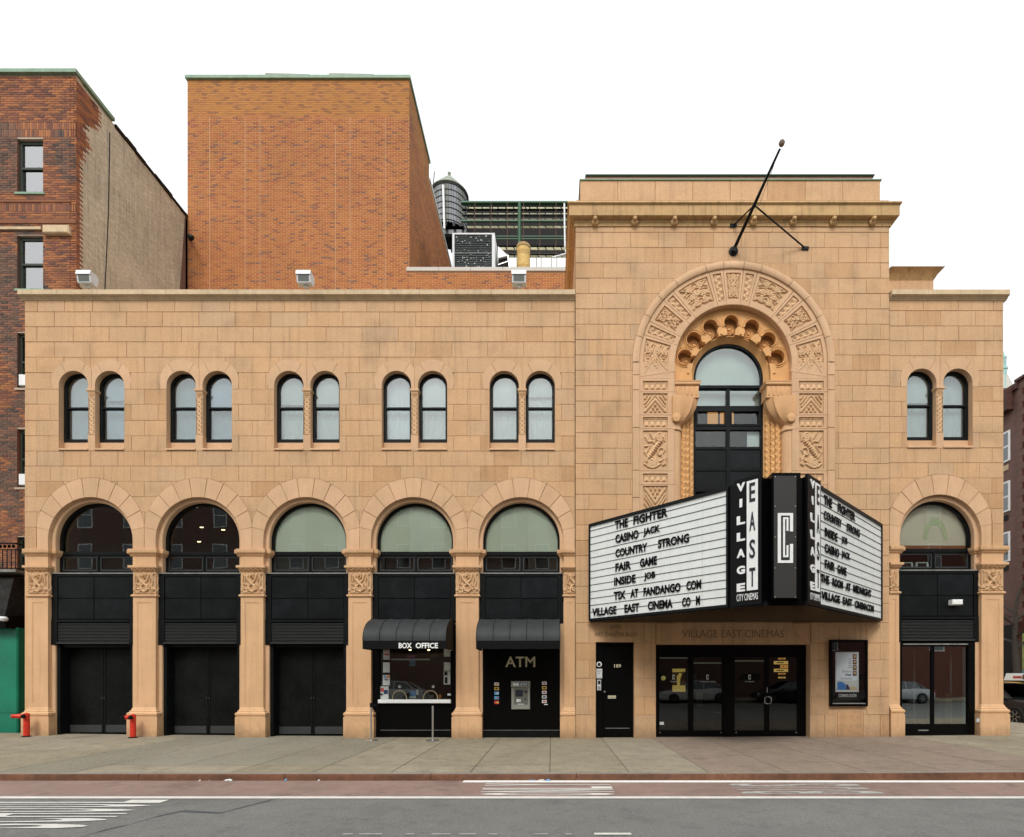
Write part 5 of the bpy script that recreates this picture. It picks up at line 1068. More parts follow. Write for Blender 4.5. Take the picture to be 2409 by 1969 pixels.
def bricks(P, name, o, ux, nx, L, z0, z1, mat, keep=None, n_obj=0, bl=.203, bh=.057, gj=.011, out=.011, split=None, soldier=None, cuts=None):
    """courses of single bricks on a wall starting at o, running along ux, facing nx; n_obj of them as objects of their own"""
    ux = Vector((*ux, 0)); nx = Vector((*nx, 0)); o = Vector((*o, 0)); items = []; z = z0; k = 0
    while z + bh <= z1 + .02:
        sol = soldier and any(a <= z < b for a, b in soldier)
        w = bh if sol else bl; h = bl if sol else bh
        u = (-.5 * (bl + gj) if k % 2 and not sol else 0)
        cu = [(c0, c1) for c0, c1, e0, e1 in cuts if z < e1 and z + h > e0] if cuts else []
        while u < L:
            a, b = max(u, 0), min(u + w, L); seg = [(a, b)]
            for c0, c1 in cu:
                seg = [p for s0, s1 in seg for p in ((s0, min(s1, c0)), (max(s0, c1), s1)) if p[1] > p[0]]
            for a, b in seg:
                if b - a > .03 and (keep is None or keep(a, b, z, z + h)): items.append((a, b, z, z + h))
            u += w + gj
        z += h + gj; k += 1
    full = [i for i in items if abs(i[1] - i[0] - bl) < 1e-4]; pick = set()
    if n_obj:
        st = max(1, len(full) // n_obj); pick = set(full[::st][:n_obj])
    def shape(mb, a, b, c, d, off=Vector((0, 0, 0)), t=0.):
        q = lambda u, zz, w: tuple(o + ux * u + nx * w + Vector((0, 0, zz)) - off)
        mb.add([q(a, c, out), q(b, c, out), q(b, d, out), q(a, d, out), q(a, c, 0), q(b, c, 0), q(b, d, 0), q(a, d, 0)], [(0, 1, 2, 3), (0, 4, 5, 1), (1, 5, 6, 2), (2, 6, 7, 3), (3, 7, 4, 0)], 0, t)
    groups = {}; me = {}
    for it in items:
        key = split(it[0], it[2]) if split else 0
        m = mat[key] if isinstance(mat, list) else mat
        if it in pick:
            if key not in me:
                mb = MB(); shape(mb, 0, bl, 0, bh, o); me[key] = mb.mesh(name, m, smooth=False)
            w = o + ux * it[0] + Vector((0, 0, it[2])); b = link(name, me[key], P, tuple(w))
        else: shape(groups.setdefault(key, MB()), *it, t=rnd.random())
    for key, mb in groups.items():
        struct(mb.build('bricks', mat[key] if isinstance(mat, list) else mat, P, smooth=False), 'stuff')
def hung_window(P, x, y, z0, w, h, mfr, grid=(3, 2), glass=gWin, back=None, ac=False, fr=.06):
    """double-hung window in a hole at (x..x+w, z0..z0+h); y = front of the frame"""
    Wn = part('window', P); mb = MB()
    for a, b, c, d in ((x, x + fr, z0, z0 + h), (x + w - fr, x + w, z0, z0 + h), (x + fr, x + w - fr, z0, z0 + fr), (x + fr, x + w - fr, z0 + h - fr * 1.4, z0 + h), (x + fr, x + w - fr, z0 + h / 2 - .03, z0 + h / 2 + .03)): mb.box(a, b, y, y + .07, c, d)
    mb.build('frame', mfr, Wn, smooth=False)
    for q, (a, b) in enumerate(((z0 + fr, z0 + h / 2 - .03), (z0 + h / 2 + .03, z0 + h - fr * 1.4))):
        MB().box(x + fr, x + w - fr, y + .03 + (.0 if q else .015), y + .035 + (.0 if q else .015), a, b).build('pane', glass, Wn)
        mb = MB()
        for k in range(1, grid[0]): u = x + fr + (w - 2 * fr) * k / grid[0]; mb.box(u - .006, u + .006, y + .055, y + .06, a, b)
        for k in range(1, grid[1]): v = a + (b - a) * k / grid[1]; mb.box(x + fr, x + w - fr, y + .056, y + .059, v - .006, v + .006)
        if grid[0] > 1 or grid[1] > 1: mb.build('glazing_bars', M('grey_glazing_bar', (.3, .3, .3), .6) if 'grey_glazing_bar' not in bpy.data.materials else bpy.data.materials['grey_glazing_bar'], Wn)
    MB().box(x, x + w, y + .10, y + .11, z0, z0 + h).build('blind', back or mCurt, Wn)
    if ac: mb = MB(); mb.bbox(x + w * .12, x + w * .42, y - .14, y + .02, z0 + fr, z0 + .38, .01); mb.build('air_conditioner', mWhite, Wn)
    return Wn

# ------------------------------------------------ left neighbour: brick apartment house
N = 1.54; LB_ = thing('apartment_house', 'red and brown brick apartment house at the left edge with a tan painted side wall', 'building', (-16, N, 0)); LB_.location = (0, 0, 0)
xL, xR = -19.5, X(180, N); zT = 1.6 + (1591 - 178) * (14 + N) / 1260; s_ = (14 + N) / FP
wins = []      # (x0,x1,z0,z1)
for a, b in ((328, 455), (555, 682), (784, 915), (1008, 1146), (1262, 1345)): wins.append((X(41, N), X(102, N), Z(b, N), Z(a, N)))
W2 = [(w[0] - 2.6, w[1] - 2.6, w[2], w[3]) for w in wins[:4]]
wins += W2
R_ = [(xL, -.2), (xR, -.2), (xR, zT), (xL, zT)]; Hs_ = [[(a, c), (b, c), (b, d), (a, d)] for a, b, c, d in wins]
mb = MB(); mb.region([R_] + Hs_, lambda u, w: pip(u, w, R_) and not any(pip(u, w, h) for h in Hs_), N, N + .2); mb.build('front_wall', mMoL, LB_, smooth=False)
zc1 = Z(545, N)
def keepL(a, b, c, d):
    return not any(xL + a < w[1] and xL + b > w[0] and c < w[3] and d > w[2] for w in wins)
def splitL(u, z):
    x = xL + u; zz = z
    if zz > Z(300, N): return 0
    v = math.sin(x * 2.1 + zz * 1.3) + math.sin(zz * 2.9 + 1) * .8 + math.sin(x * 5 + zz * .4)
    if x > X(108, N) or abs(zz - Z(520, N)) < .8: return 0 if v > -1.2 else 1
    if x < X(38, N): return 1 if v > -.6 else 0
    return 0 if v > .2 else 1
bricks(LB_, 'brick', (xL, N), (1, 0), (0, -1), xR - xL, 0, zT - .02, [mBrL, mBrM], None, 240, cuts=[(w[0] - xL, w[1] - xL, w[2], w[3]) for w in wins], gj=.015, bl=.198, bh=.052, split=splitL, soldier=[(Z(330, N) + .02, Z(305, N) + .1), (Z(500, N), Z(500, N) + .18)])
# bands and returns in relief
mb = MB(); mb.box(xL, xR - .0, N - .03, N, Z(528, N), Z(519, N)); mb.box(xL, xR - .14, N - .03, N, Z(478, N), Z(473, N)); mb.build('projecting_course', mBrL, LB_)
MB().bbox(X(108, N), X(169, N), N - .13, N, Z(557, N), Z(537, N), .03).build('stone_corbel', mCope, LB_)
MB().box(xL, X(100, N), N - .06, N, Z(544, N), Z(538, N)).build('stone_band', mCope, LB_)
mb = MB(); mb.box(xL, xR - .3, N - .09, N + .3, zT, zT + .10); mb.box(xR - .3, xR + .06, N - .09, N + 1.3, zT, zT + .10); mb.build('parapet_flashing', mCopper, LB_)
mGrF = M('dark_green_frame', (.025, .035, .022), .5)
for i, (a, b, c, d) in enumerate(wins):
    hung_window(LB_, a, N + .08, c, b - a, d - c, mGrF, (3, 2) if i in (0, 1, 5, 6) else (1, 1), gNb if i < 2 or i > 4 else gDark, mCurt if i < 1 else (mDark if i > 1 else M('half_blind', (.35, .4, .4), .8)), ac=i in (2, 3))
    MB().box(a - .05, b + .05, N - .04, N + .08, c - .06, c).build('window_sill', mCopper if i < 2 else mMoL, LB_)
    mb = MB(); mb.box(a - .0, a + .002, N, N + .2, c, d); mb.build('reveal', mBrM, LB_)
# side wall along y
yE = 6.28
MB().box(xL, xR, N + .2, yE + 4, -.2, zT - .25).build('body', mTanM, LB_)
mb = MB(); mb.box(xR - .2, xR - .001, N, yE + 4, -.2, zT - .06); mb.build('side_wall', mTanM, LB_)
def splitS(u, z): 
    lim = .55 + .22 * math.sin(z * 3.1) + .1 * math.sin(z * 7); e = u < lim * max(0., min(1, (z - Z(380, N)) / 1.4)) or u < .02
    return 1 if e else 0
bricks(LB_, 'side_brick', (xR - .001, N), (0, 1), (1, 0), yE - N + 2, 11, zT - .12, [mTan, mBrL], None, 0, split=splitS, out=.008)
mb = MB()
for k in range(10):
    y0_ = N + 1.35 + k * .42; mb = MB(); mb.bbox(xR - .25, xR + .05, y0_, y0_ + .42, zT - .13 + .02 * math.sin(k * 2.3), zT - .02 + .03 * math.sin(k * 1.7), .01); mb.build('roof_edge_tile', mBlack, LB_)
MB().tube([(xR + .02, N + 1.15, zT - .5), (xR + .02, N + 1.1, zT - 3), (xR + .02, N + .85, 11.2)], .012, 5).build('cable', mBlack, LB_)
MB().xprism([(yE - .9, 11), (yE - .0, 11), (yE - .0, zT - .0), (yE - .15, zT)], xR - .1, xR + .03).build('corner_strip', mBrM, LB_)
MB().box(xR + .005, xR + .03, yE - .16, yE - .02, 11, zT - .2).build('downpipe', mBlack, LB_)

# fire escape at the left edge
FE = thing('fire_escape', 'black iron balcony of the fire escape on the brick apartment house', 'fire escape', (X(15, .8), .8, Z(1340, .8))); FE.location = (0, 0, 0)
yy = .75; zf = Z(1338, yy); zr = Z(1277, yy); xa, xb = -17.5, X(37, yy)
mb = MB(); mb.box(xa, xb, yy, N, zf - .07, zf); mb.build('platform', mSill, FE)
mb = MB(); mb.tube([(xa, yy, zr), (xb, yy, zr), (xb, N, zr)], .02, 6); mb.build('top_rail', mBlack, FE); MB().tube([(xa, yy, zr - .17), (xb, yy, zr - .17), (xb, N, zr - .17)], .014, 6).build('mid_rail', mBlack, FE); MB().tube([(xa, yy, zf + .03), (xb, yy, zf + .03), (xb, N, zf + .03)], .016, 6).build('bottom_rail', mBlack, FE)
for k in range(24):
    x = xb - .12 * k; MB().box(x - .008, x + .008, yy - .008, yy + .008, zf, zr - .17).build('baluster', mBlack, FE)
    mb = MB(); mb.lathe([(.045, -.006), (.045, .006), (.03, .006), (.03, -.006), (.045, -.006)], (x - .06, yy, zr - .085), 10, 'y'); mb.build('ring', mBlack, FE)
# dark slatted shutter / fascia and storefront
SF = thing('storefront', 'teal green painted storefront wall under a black hood, cut by the left edge', 'storefront', (-15, .7, 0)); SF.location = (0, 0, 0)
ys_ = .70; MB().bbox(-19, X(41, ys_), ys_, N, -.05 + .08, Z(1475, ys_), .03).build('wall_panel', mGreenS, SF)
MB().box(-19, X(40, ys_), ys_ - .012, ys_, .62, .64).build('panel_seam', mGreenS, SF)
mb = MB(); mb.xprism([(ys_ - .25, Z(1478, ys_)), (ys_ - .28, Z(1458, ys_)), (ys_ - .2, Z(1450, ys_)), (N, Z(1440, ys_)), (N, Z(1478, ys_))], -19, X(36, ys_)); mb.build('hood', mGloss, SF)
mb = MB(); mb.xprism([(ys_ - .05, Z(1448, ys_)), (ys_ + .2, Z(1356, ys_)), (N, Z(1352, ys_)), (N, Z(1448, ys_))], -19, X(24, ys_ + .1)); mb.build('awning_cover', M('worn_black_canvas', (.015, .014, .012), .9, noise=[(6, .8)]), SF)
mb = MB(); mb.lathe([(0, -.08), (.09, -.06), (.11, 0), (.06, .05)], (X(10, ys_ - .3), ys_ - .33, Z(1454, ys_ - .3)), 14, 'z'); mb.build('lamp_shade', mWhite, SF)
MB().tube([(X(6, ys_), ys_ - .2, Z(1346, ys_)), (X(7, ys_), ys_ - .22, Z(1330, ys_)), (X(0, ys_), ys_ - .2, Z(1322, ys_))], .02, 6).build('lamp_arm', mWhite, SF)

# ------------------------------------------------ tall blind brick wall of the stage house
S = 6.24; ST = thing('stage_house', 'tall windowless orange brick stage house rising behind the low arcaded wing', 'building', (-9, S, 0)); ST.location = (0, 0, 0)
xa, xb = X(441.5, S), X(962.5, S); zt_ = Z(189, S)
MB().box(xa, xb, S, 9.5, 8, zt_).build('wall', mMoA, ST, smooth=False)
MB().box(xb - .3, xb - .002, 9.5, 16, 8, 23.4).build('side_wall', mMoA, ST, smooth=False)
zband = Z(275, S); MB().box(xa, xb - .0, S - .0045, S, zband, zt_).build('upper_band', mMoT, ST, smooth=False)
def splitT(u, z): return 1 if z > zband + .1 * math.sin(u * 3) else 0
bricks(ST, 'brick', (xa, S), (1, 0), (0, -1), xb - xa, 11.0, zt_ - .03, [mBrA, mBrTop], None, 240, split=splitT, out=.010, gj=.0165, bl=.198, bh=.052)
bricks(ST, 'side_brick', (xb - .002, S), (0, 1), (1, 0), 9.5 - S, 14.5, zt_ - .03, [mBrA, mBrTop], None, 0, split=splitT, out=.008)
bricks(ST, 'side_brick', (xb - .002, 9.5), (0, 1), (1, 0), 6.3, 14.5, 23.3, [mBrA], None, 0, out=.006)
mb = MB(); mb.box(xa - .06, xb + .06, S - .08, 9.56, zt_, zt_ + .11); mb.build('coping', mCopper, ST)
mb = MB(); mb.box(xb - .4, xb + .05, 9.56, 16, 23.4, 23.5); mb.build('lower_coping', mWhite, ST)
mPaleJ = M('pale_joint_sealant', (.50, .31, .18), .9)
for px_, p0 in ((493.5, 278), (577.4, 278), (612, 278), (790, 298), (824, 278), (906.5, 278)): MB().box(X(px_, S) - .009, X(px_, S) + .009, S - .016, S, 11, Z(p0, S)).build('control_joint', mPaleJ, ST)
for a, b, py_ in ((577.4, 612, 381), (790, 824, 340)): MB().box(X(a, S) + .012, X(b, S) - .012, S - .0155, S, Z(py_ + 1, S), Z(py_, S)).build('control_joint', mPaleJ, ST)
for a, b, l, r in ((623, 731, 172, 176), (773, 882, 172, 174)):
    yv = 7.2; mb = MB(); mb.prism([(X(a, yv), Z(200, yv)), (X(b, yv), Z(200, yv)), (X(b - 3, yv), Z(175, yv)), (X(a + 1, yv), Z(172.5, yv))], yv, yv + 1.2); mb.build('roof_vent', M('vent_metal', (.28, .29, .24), .6, noise=[(2, .2)]) if 'vent_metal' not in bpy.data.materials else bpy.data.materials['vent_metal'], ST)
# low roof-edge wall running to the pavilion
yR_ = 6.05; RW = thing('roof_parapet', 'low orange brick roof parapet with pale coping between the stage house and pavilion', 'wall', (-2, yR_, 11)); RW.location = (0, 0, 0)
xc, xd = X(958, yR_), X(1345, yR_) + .3; zt2 = Z(641, yR_)
MB().box(xc, xd, yR_, yR_ + .3, 10.5, zt2).build('wall', mMoA, RW, smooth=False)
bricks(RW, 'brick', (xc, yR_), (1, 0), (0, -1), xd - xc, 14.0, zt2 - .02, mBrA, None, 200, out=.009, gj=.015, bl=.198, bh=.052)
k = 0; x = xc - .02
while x < xd: MB().bbox(x, min(x + 1.2, xd) - .006, yR_ - .06, yR_ + .36, zt2, zt2 + .15, .01).build('coping_stone', mWhite if 0 else M('light_grey_coping', (.50, .47, .42), .8, var=.05) if k == 0 else bpy.data.materials['light_grey_coping'], RW); x += 1.2; k += 1

# ------------------------------------------------ things on the roof
RF = link('roof_terrace', MB().box(-14, X(1354), 6.1, 40, 14.0, 14.2).mesh('roof_terrace', mDark)); struct(RF)
def at(px_, py_, y): return X(px_, y), Z(py_, y)
# cooling unit
yu = 8.5; AC = thing('cooling_unit', 'weathered dark-faced square rooftop cooling unit in a pale metal frame', 'cooling unit', (X(1115, yu), yu, 14.2)); AC.location = (0, 0, 0)
x0, z0 = at(1064, 636, yu); x1, z1 = at(1164, 549, yu); mWx = M('weathered_black_slats', (.025, .035, .033), .5, noise=[(3, .6)])
mStn = M('white_droppings', (.5, .52, .5), .9)
MB().box(x0 + .05, x1 - .05, yu + .06, yu + 2, 14.2, z1 - .04).build('body', mLGrey, AC)
mb = MB()
for a, b, c_, d_ in ((x0, x0 + .09, 14.2, z1), (x1 - .12, x1, 14.2, z1), (x0 + .09, x1 - .12, z1 - .06, z1), (x0 + .09, x1 - .12, 14.2, z0 + .04)): mb.box(a, b, yu, yu + .1, c_, d_)
mb.build('frame', mLGrey, AC)
zmid = (z0 + z1) / 2
for a, b in ((z0 + .04, zmid - .02), (zmid + .02, z1 - .07)):
    n = 9
    for k in range(n): zz = a + (b - a) * k / n; MB().xprism([(yu + .02, zz), (yu + .05, zz + (b - a) / n), (yu + .06, zz + (b - a) / n), (yu + .06, zz)], x0 + .09, x1 - .12).build('slat', mWx, AC, smooth=False)
mb = MB(); r2 = random.Random(3)
for k in range(70):
    x = r2.uniform(x0 + .15, x1 - .2); z = z0 + .1 + (z1 - z0 - .2) * (r2.random() ** 1.3 if k % 3 else r2.random()); w = r2.uniform(.01, .05); h = r2.uniform(.01, .05); mb.box(x, x + w, yu + .01, yu + .02, z, z + h)
struct(mb.build('dropping_stain', mStn, AC), 'stuff')
MB().add([(x1, yu, z1), (x1 + .02, yu + 1.6, z1), (x1 + .02, yu + 1.6, 14.2), (x1, yu, 14.2)], [(0, 1, 2, 3)]).build('side_sheet', mWhite, AC)
# slanted intake hood right of it
yh = 8.9; HD = thing('intake_hood', 'small slanted metal air intake hood right of the cooling unit', 'vent hood', (X(1185, yh), yh, 14.2)); HD.location = (0, 0, 0)
a = at(1171, 580, yh); b = at(1195, 602, yh); c_ = at(1200, 640, yh); e = at(1171, 640, yh); f_ = at(1172, 608, yh)
mb = MB(); mb.prism([a, b, f_], yh, yh + 1.2); mb.build('sloping_top', mWhite, HD); mb = MB(); mb.prism([f_, b, c_, e], yh + .1, yh + 1.2); mb.build('opening', mDark, HD)
mb = MB(); mb.tube([(b[0], yh, b[1]), (c_[0], yh, c_[1])], .03, 4); mb.tube([(f_[0], yh, (f_[1] + e[1]) / 2), (b[0] + .03, yh, (b[1] + c_[1]) / 2 + .1)], .02, 4); mb.build('edge_frame', mSteel, HD)
# yellow exhaust drum
ye = 9.2; EX = thing('exhaust_drum', 'yellow patterned cylindrical roof exhaust with a rimmed lid', 'exhaust vent', (X(1231.5, ye), ye, 14.2)); EX.location = (0, 0, 0)
xc_, _ = at(1231.5, 600, ye); zt3 = Z(585, ye); r = (1247 - 1216) / 2 * (14 + ye) / FP; mYel2 = M('straw_yellow_paint', (.60, .40, .13), .7, noise=[(5, .15)])
mb = MB(); mb.lathe([(r * .93, 14.2), (r, zt3)], (xc_, ye, 0), 28); mb.build('drum', mYel2, EX); mb = MB(); mb.lathe([(r * 1.06, zt3 - .06), (r * 1.1, zt3), (r * 1.04, zt3 + .06), (r * .75, zt3 + .12), (r * .3, zt3 + .15)], (xc_, ye, 0), 28); mb.build('lid', M('brown_yellow_lid', (.36, .24, .10), .7), EX)
mb = MB()
for k in range(9):
    for q in range(16):
        th = q * math.tau / 16 + (k % 2) * .2; z = 14.3 + (zt3 - 14.3) * (k + .5) / 9; rr = r * .975; pts = [(xc_ + (rr + .008) * math.cos(th + u), ye + (rr + .008) * math.sin(th + u), z + v) for u, v in ((-.16, 0), (-.08, .08), (.08, .08), (.16, 0), (.08, -.08), (-.08, -.08), (-.16, 0))]
        mb.tube(pts, .010, 3, cap=False)
struct(mb.build('net_pattern', M('brown_net', (.40, .24, .08), .7), EX), 'stuff')
# white panel wall with rust runs
yw_ = 11.; PWl = thing('roof_panel_wall', 'white panelled roof wall with rust runs behind the yellow exhaust', 'wall', (X(1270, yw_), yw_, 14.2)); PWl.location = (0, 0, 0)
ps = [1196, 1216, 1240, 1262, 1273, 1297, 1310, 1345]
for k, (a, b) in enumerate(zip(ps[:-1], ps[1:])): MB().bbox(X(a, yw_) + .006, X(b, yw_) - .006, yw_, yw_ + .1, 14.2, Z(607, yw_), .01, 0, rnd.random()).build('panel', mWhite, PWl)
for a in ps[1:-1]: MB().box(X(a, yw_) - .012, X(a, yw_) + .012, yw_ - .004, yw_ + .05, 14.2, Z(608, yw_)).build('rust_run', M('rust', (.13, .08, .05), .9) if 'rust' not in bpy.data.materials else bpy.data.materials['rust'], PWl)
# steel frame with tilted slabs behind (underside of a big louvred rack)
yk = 15.; RK = thing('steel_rack', 'dark green steel rooftop rack with rows of pale slatted panels', 'steel rack', (X(1215, yk), yk, 14.2)); RK.location = (0, 0, 0)
xk0, xk1 = X(1085, yk), X(1350, yk); mGr = M('green_steel', (.02, .085, .035), .5); mKh = M('khaki_slat', (.46, .43, .27), .8, var=.15, noise=[(3, .2)])
MB().box(xk0 - .9, xk1, yk + 3.5, yk + 3.6, 14.2, Z(479, yk + 3.5)).build('dark_backing', mDark, RK)
mb = MB(); mb.bbox(xk0, xk1, yk - .1, yk + .1, Z(481.5, yk), Z(476.5, yk), .02); mb.build('top_beam', mGr, RK)
for py_ in (521,): MB().box(xk0, xk1, yk - .05, yk + .05, Z(py_ + 2, yk), Z(py_ - 1, yk)).build('cross_beam', mGr, RK)
for py_ in (558, 564): MB().box(X(1168, yk), xk1, yk - .04, yk + .02, Z(py_ + 1, yk), Z(py_ - 1, yk)).build('cross_beam', mGr, RK)
for py_ in (485, 498, 511, 571, 590, 602): MB().box(xk0, xk1, yk + .2, yk + .3, Z(py_ + 1.5, yk), Z(py_ - 1, yk)).build('joist', mBlack, RK)
MB().tube([(X(1222, yk), yk - .05, 14.2), (X(1222, yk), yk - .05, Z(482, yk))], .09, 10).build('post', mGr, RK)
for p0, p1, xs_ in ((487, 494.5, 1), (501, 508, 1), (514, 520, 1), (531, 537, .9), (580, 589, 1), (597, 606, 1)):
    px_ = 1098
    while px_ < 1338:
        if p0 > 575 and px_ < 1172: px_ += 18.6; continue
        sk = 3; y_ = yk + .5; ps_ = [(X(px_ + sk, y_), Z(p1, y_)), (X(px_ + 16 + sk, y_), Z(p1, y_)), (X(px_ + 15, y_), Z(p0, y_)), (X(px_, y_), Z(p0, y_))]
        mb = MB(); mb.add([(a, y_, b) for a, b in ps_[:2]] + [(a, y_ + .05, b) for a, b in ps_[2:]], [(0, 1, 2, 3)], 0, rnd.random()); mb.add([(a, y_ + .02, b - .02) for a, b in ps_[:2]] + [(a, y_ + .07, b - .02) for a, b in ps_[2:]], [(0, 1, 2, 3)]); mb.build('slat', mKh, RK); px_ += 18.6
for px_ in (1118, 1156, 1194, 1232, 1270, 1308): MB().tube([(X(px_, yk), yk - .15, 14.2), (X(px_, yk), yk - .15, Z(483, yk))], .015, 4).build('rod', M('rusty_rod', (.14, .07, .04), .8) if 'rusty_rod' not in bpy.data.materials else bpy.data.materials['rusty_rod'], RK)
for a, b in ((1105, 1098), (1155, 1163), (1232, 1242)): MB().tube([(X(a, yk), yk, Z(484, yk)), (X(b, yk), yk, Z(496, yk))], .03, 4).build('diagonal', mBlack, RK)
# white pipes
yp_ = 9.8; PI_ = thing('conduit_pipe', 'thin white pipe standing against the pavilion beside the steel rack', 'pipe', (X(1328, yp_), yp_, 14.2)); PI_.location = (0, 0, 0)
MB().tube([(X(1327.5, yp_), yp_, Z(480, yp_)), (X(1329, yp_), yp_, Z(583, yp_))], .035, 8).build('upright', mWhite, PI_); MB().tube([(X(1330, yp_), yp_, Z(590, yp_)), (X(1332, yp_), yp_, Z(598, yp_)), (X(1300, yp_), yp_, Z(607, yp_))], .035, 8).build('bent_end', mWhite, PI_)
# water tank
yt_ = 17.; WT = thing('water_tank', 'round grey wooden rooftop water tank with a conical lid and hoops', 'water tank', (X(1058, yt_), yt_, 14.2)); WT.location = (0, 0, 0)
cx_, _ = at(1057, 500, yt_); rt = (1098.5 - 1015.5) / 2 * (14 + yt_) / FP; zb_, ztt = Z(556, yt_), Z(464, yt_); mWd = M('weathered_grey_staves', (.23, .24, .24), .85, var=.2, noise=[(.8, .15)], streak=.25)
ns = 44
for k in range(ns):
    a0, a1 = k * math.tau / ns + .008, (k + 1) * math.tau / ns - .008; t = rnd.random(); mb = MB()
    mb.grid([[(cx_ + rr * math.cos(a), yt_ + rr * math.sin(a), z) for z in (zb_, ztt)] for a, rr in ((a0, rt - .03), (a0, rt), (a1, rt), (a1, rt - .03))], 0, t); mb.build('stave', mWd, WT, smooth=False)
for k in range(7): zz = zb_ + (ztt - zb_) * (.04 + k * .15); MB().tube([(cx_ + (rt + .015) * math.cos(q * math.tau / 40), yt_ + (rt + .015) * math.sin(q * math.tau / 40), zz) for q in range(41)], .018, 4).build('hoop', mBlack, WT)
mb = MB(); mb.lathe([(rt + .10, ztt - .05), (rt + .1, ztt), (rt * .30, ztt + .95), (.08, ztt + 1.12), (.08, ztt + 1.3), (.1, ztt + 1.36), (0, ztt + 1.4)], (cx_, yt_, 0), 30); mb.build('lid', M('tank_lid', (.22, .25, .20), .7, noise=[(2, .2)]), WT)
MB().lathe([(rt * .96, zb_ - .01), (rt * .2, zb_ - .02)], (cx_, yt_, 0), 30).build('floor', mBlack, WT)
for k in (-2, -1, 0, 1, 2): mb = MB(); mb.box(cx_ + k * .45 - .06, cx_ + k * .45 + .06, yt_ - rt * .98, yt_ + rt * .9, zb_ - .26, zb_ - .03); mb.build('joist', mBlack, WT)
mb = MB(); mb.box(cx_ - rt * 1.05, cx_ + rt * 1.05, yt_ - .75, yt_ - .55, zb_ - .5, zb_ - .26); mb.build('girder', mLouv, WT)
for sx in (-1, 1): MB().box(cx_ + sx * rt * .7 - .1, cx_ + sx * rt * .7 + .1, yt_ - .8, yt_ - .5, 14.2, zb_ - .5).build('leg', mBlack, WT)
MB().tube([(X(1042, yt_ - rt - .2), yt_ - rt - .15, Z(443, yt_ - rt)), (X(1045, yt_ - rt - .2), yt_ - rt - .15, Z(545, yt_ - rt))], .06, 6).build('riser_pipe', mWhite, WT)
an = thing('antenna', 'thin bent antenna rod sticking up left of the water tank', 'antenna', (X(1019, 16), 16, 20)); an.location = (0, 0, 0)
MB().tube([(X(1017, 16), 16, Z(475, 16)), (X(1020, 16), 16, Z(430, 16)), (X(1022, 16), 16, Z(405, 16))], .025, 5).build('rod', mBlack, an)
WL = thing('wall_lamp', 'small dark floodlight fixed to the corner of the orange brick wall', 'lamp', (X(444, 6.1), 6.1, Z(557, 6.1))); WL.location = (0, 0, 0)
MB().tube([(X(441.5, 6.1), 6.2, Z(554, 6.1)), (X(448, 5.8), 5.8, Z(558, 5.8))], .04, 6).build('arm', mBlack, WL); MB().lathe([(0, -.1), (.08, -.08), (.12, .02)], (X(449, 5.7), 5.7, Z(560, 5.7)), 10, 'y').build('shade', mBlack, WL)
# ------------------------------------------------ ground
YK = -5.2; HK = .11
mAsph = M('asphalt', (.165, .165, .153), .88, noise=[(.35, .08), (3, .07), (38, .22), (120, .4)], bump=(160, .8), stain=[(1.1, .12), (5, .14)])
mBus = M('red_bus_lane_paint', (.235, .160, .132), .85, noise=[(.8, .16), (6, .1), (90, .15)], bump=(140, .4), stain=[(1.5, .2)])
mPave = M('pavement_concrete', (.262, .228, .160), .9, var=.08, noise=[(.45, .12), (3, .14), (45, .3)], bump=(90, .6), stain=[(1.3, .16), (11, .25)])
mPink = M('pinkish_concrete', (.24, .185, .14), .88, var=.05, noise=[(.5, .12), (4, .08), (60, .15)], bump=(90, .5), stain=[(1.3, .16), (11, .22)])
mAgg = M('exposed_aggregate', (.22, .20, .15), .95, var=.05, noise=[(.6, .12), (26, .3), (90, .35)], bump=(60, 1.)) 
mKerb = M('kerb_stone', (.22, .20, .17), .85, var=.08, noise=[(3, .15), (50, .15)])
mKface = M('rusty_steel_kerb', (.14, .062, .032), .55, metal=.15, noise=[(1.2, .35), (9, .25)])
mLine = M('white_road_paint', (.60, .59, .55), .8, noise=[(5, .12), (60, .12)]); mLineW = M('worn_road_paint', (.34, .335, .31), .85, noise=[(8, .3), (60, .2)])
mJoint = M('pavement_joint', (.10, .09, .065), .95)
zr_ = -HK
xg = [-400, -60, -30] + [-20 + k * 1.0 for k in range(41)] + [30, 60, 400]
gk = lambda x: .07 * max(0, min(1.4, x / 11.8)) ** 2
# terrain sheet reaching the horizon, street level
struct(link('ground', MB().grid([[(x, y, -.30) for x in (-2500, 0, 2500)] for y in (-2500, 0, 2500)]).mesh('ground', mAsph)))
struct(link('road', MB().grid([[(x, y, zr_) for x in xg] for y in (-21.5, -17, -14, -11, YK + .02)]).mesh('road', mAsph)))
struct(link('bus_lane', MB().grid([[(x, y, zr_ + .004) for x in xg] for y in (-6.495, YK + .03)]).mesh('bus_lane', mBus)))
def stripe(name, x0, x1, y0, y1, m=mLine, z=.008): return struct(link(name, MB().grid([[(x0 + (x1 - x0) * k / 30, y, zr_ + z) for k in range(31)] for y in (y0, y1)]).mesh(name, m)))
yl_ = lambda py_: 14 * 0 + (1.6 + HK) * FP / (py_ - 1591) - 14
stripe('lane_line', -120, 120, yl_(1878.5), yl_(1873.5)); 
stripe('kerb_line', -1.45, 60, yl_(1840.5), yl_(1834), M('bright_road_paint', (.72, .72, .68), .8, noise=[(20, .15)]))
def roadpx(px_, py_): d = (1.6 + HK) * FP / (py_ - 1591); return ((px_ - 1299) * d / FP, d - 14)
stripe('dash_line', roadpx(1398, 1962)[0], roadpx(1485, 1962)[0], yl_(1964), yl_(1959.5))
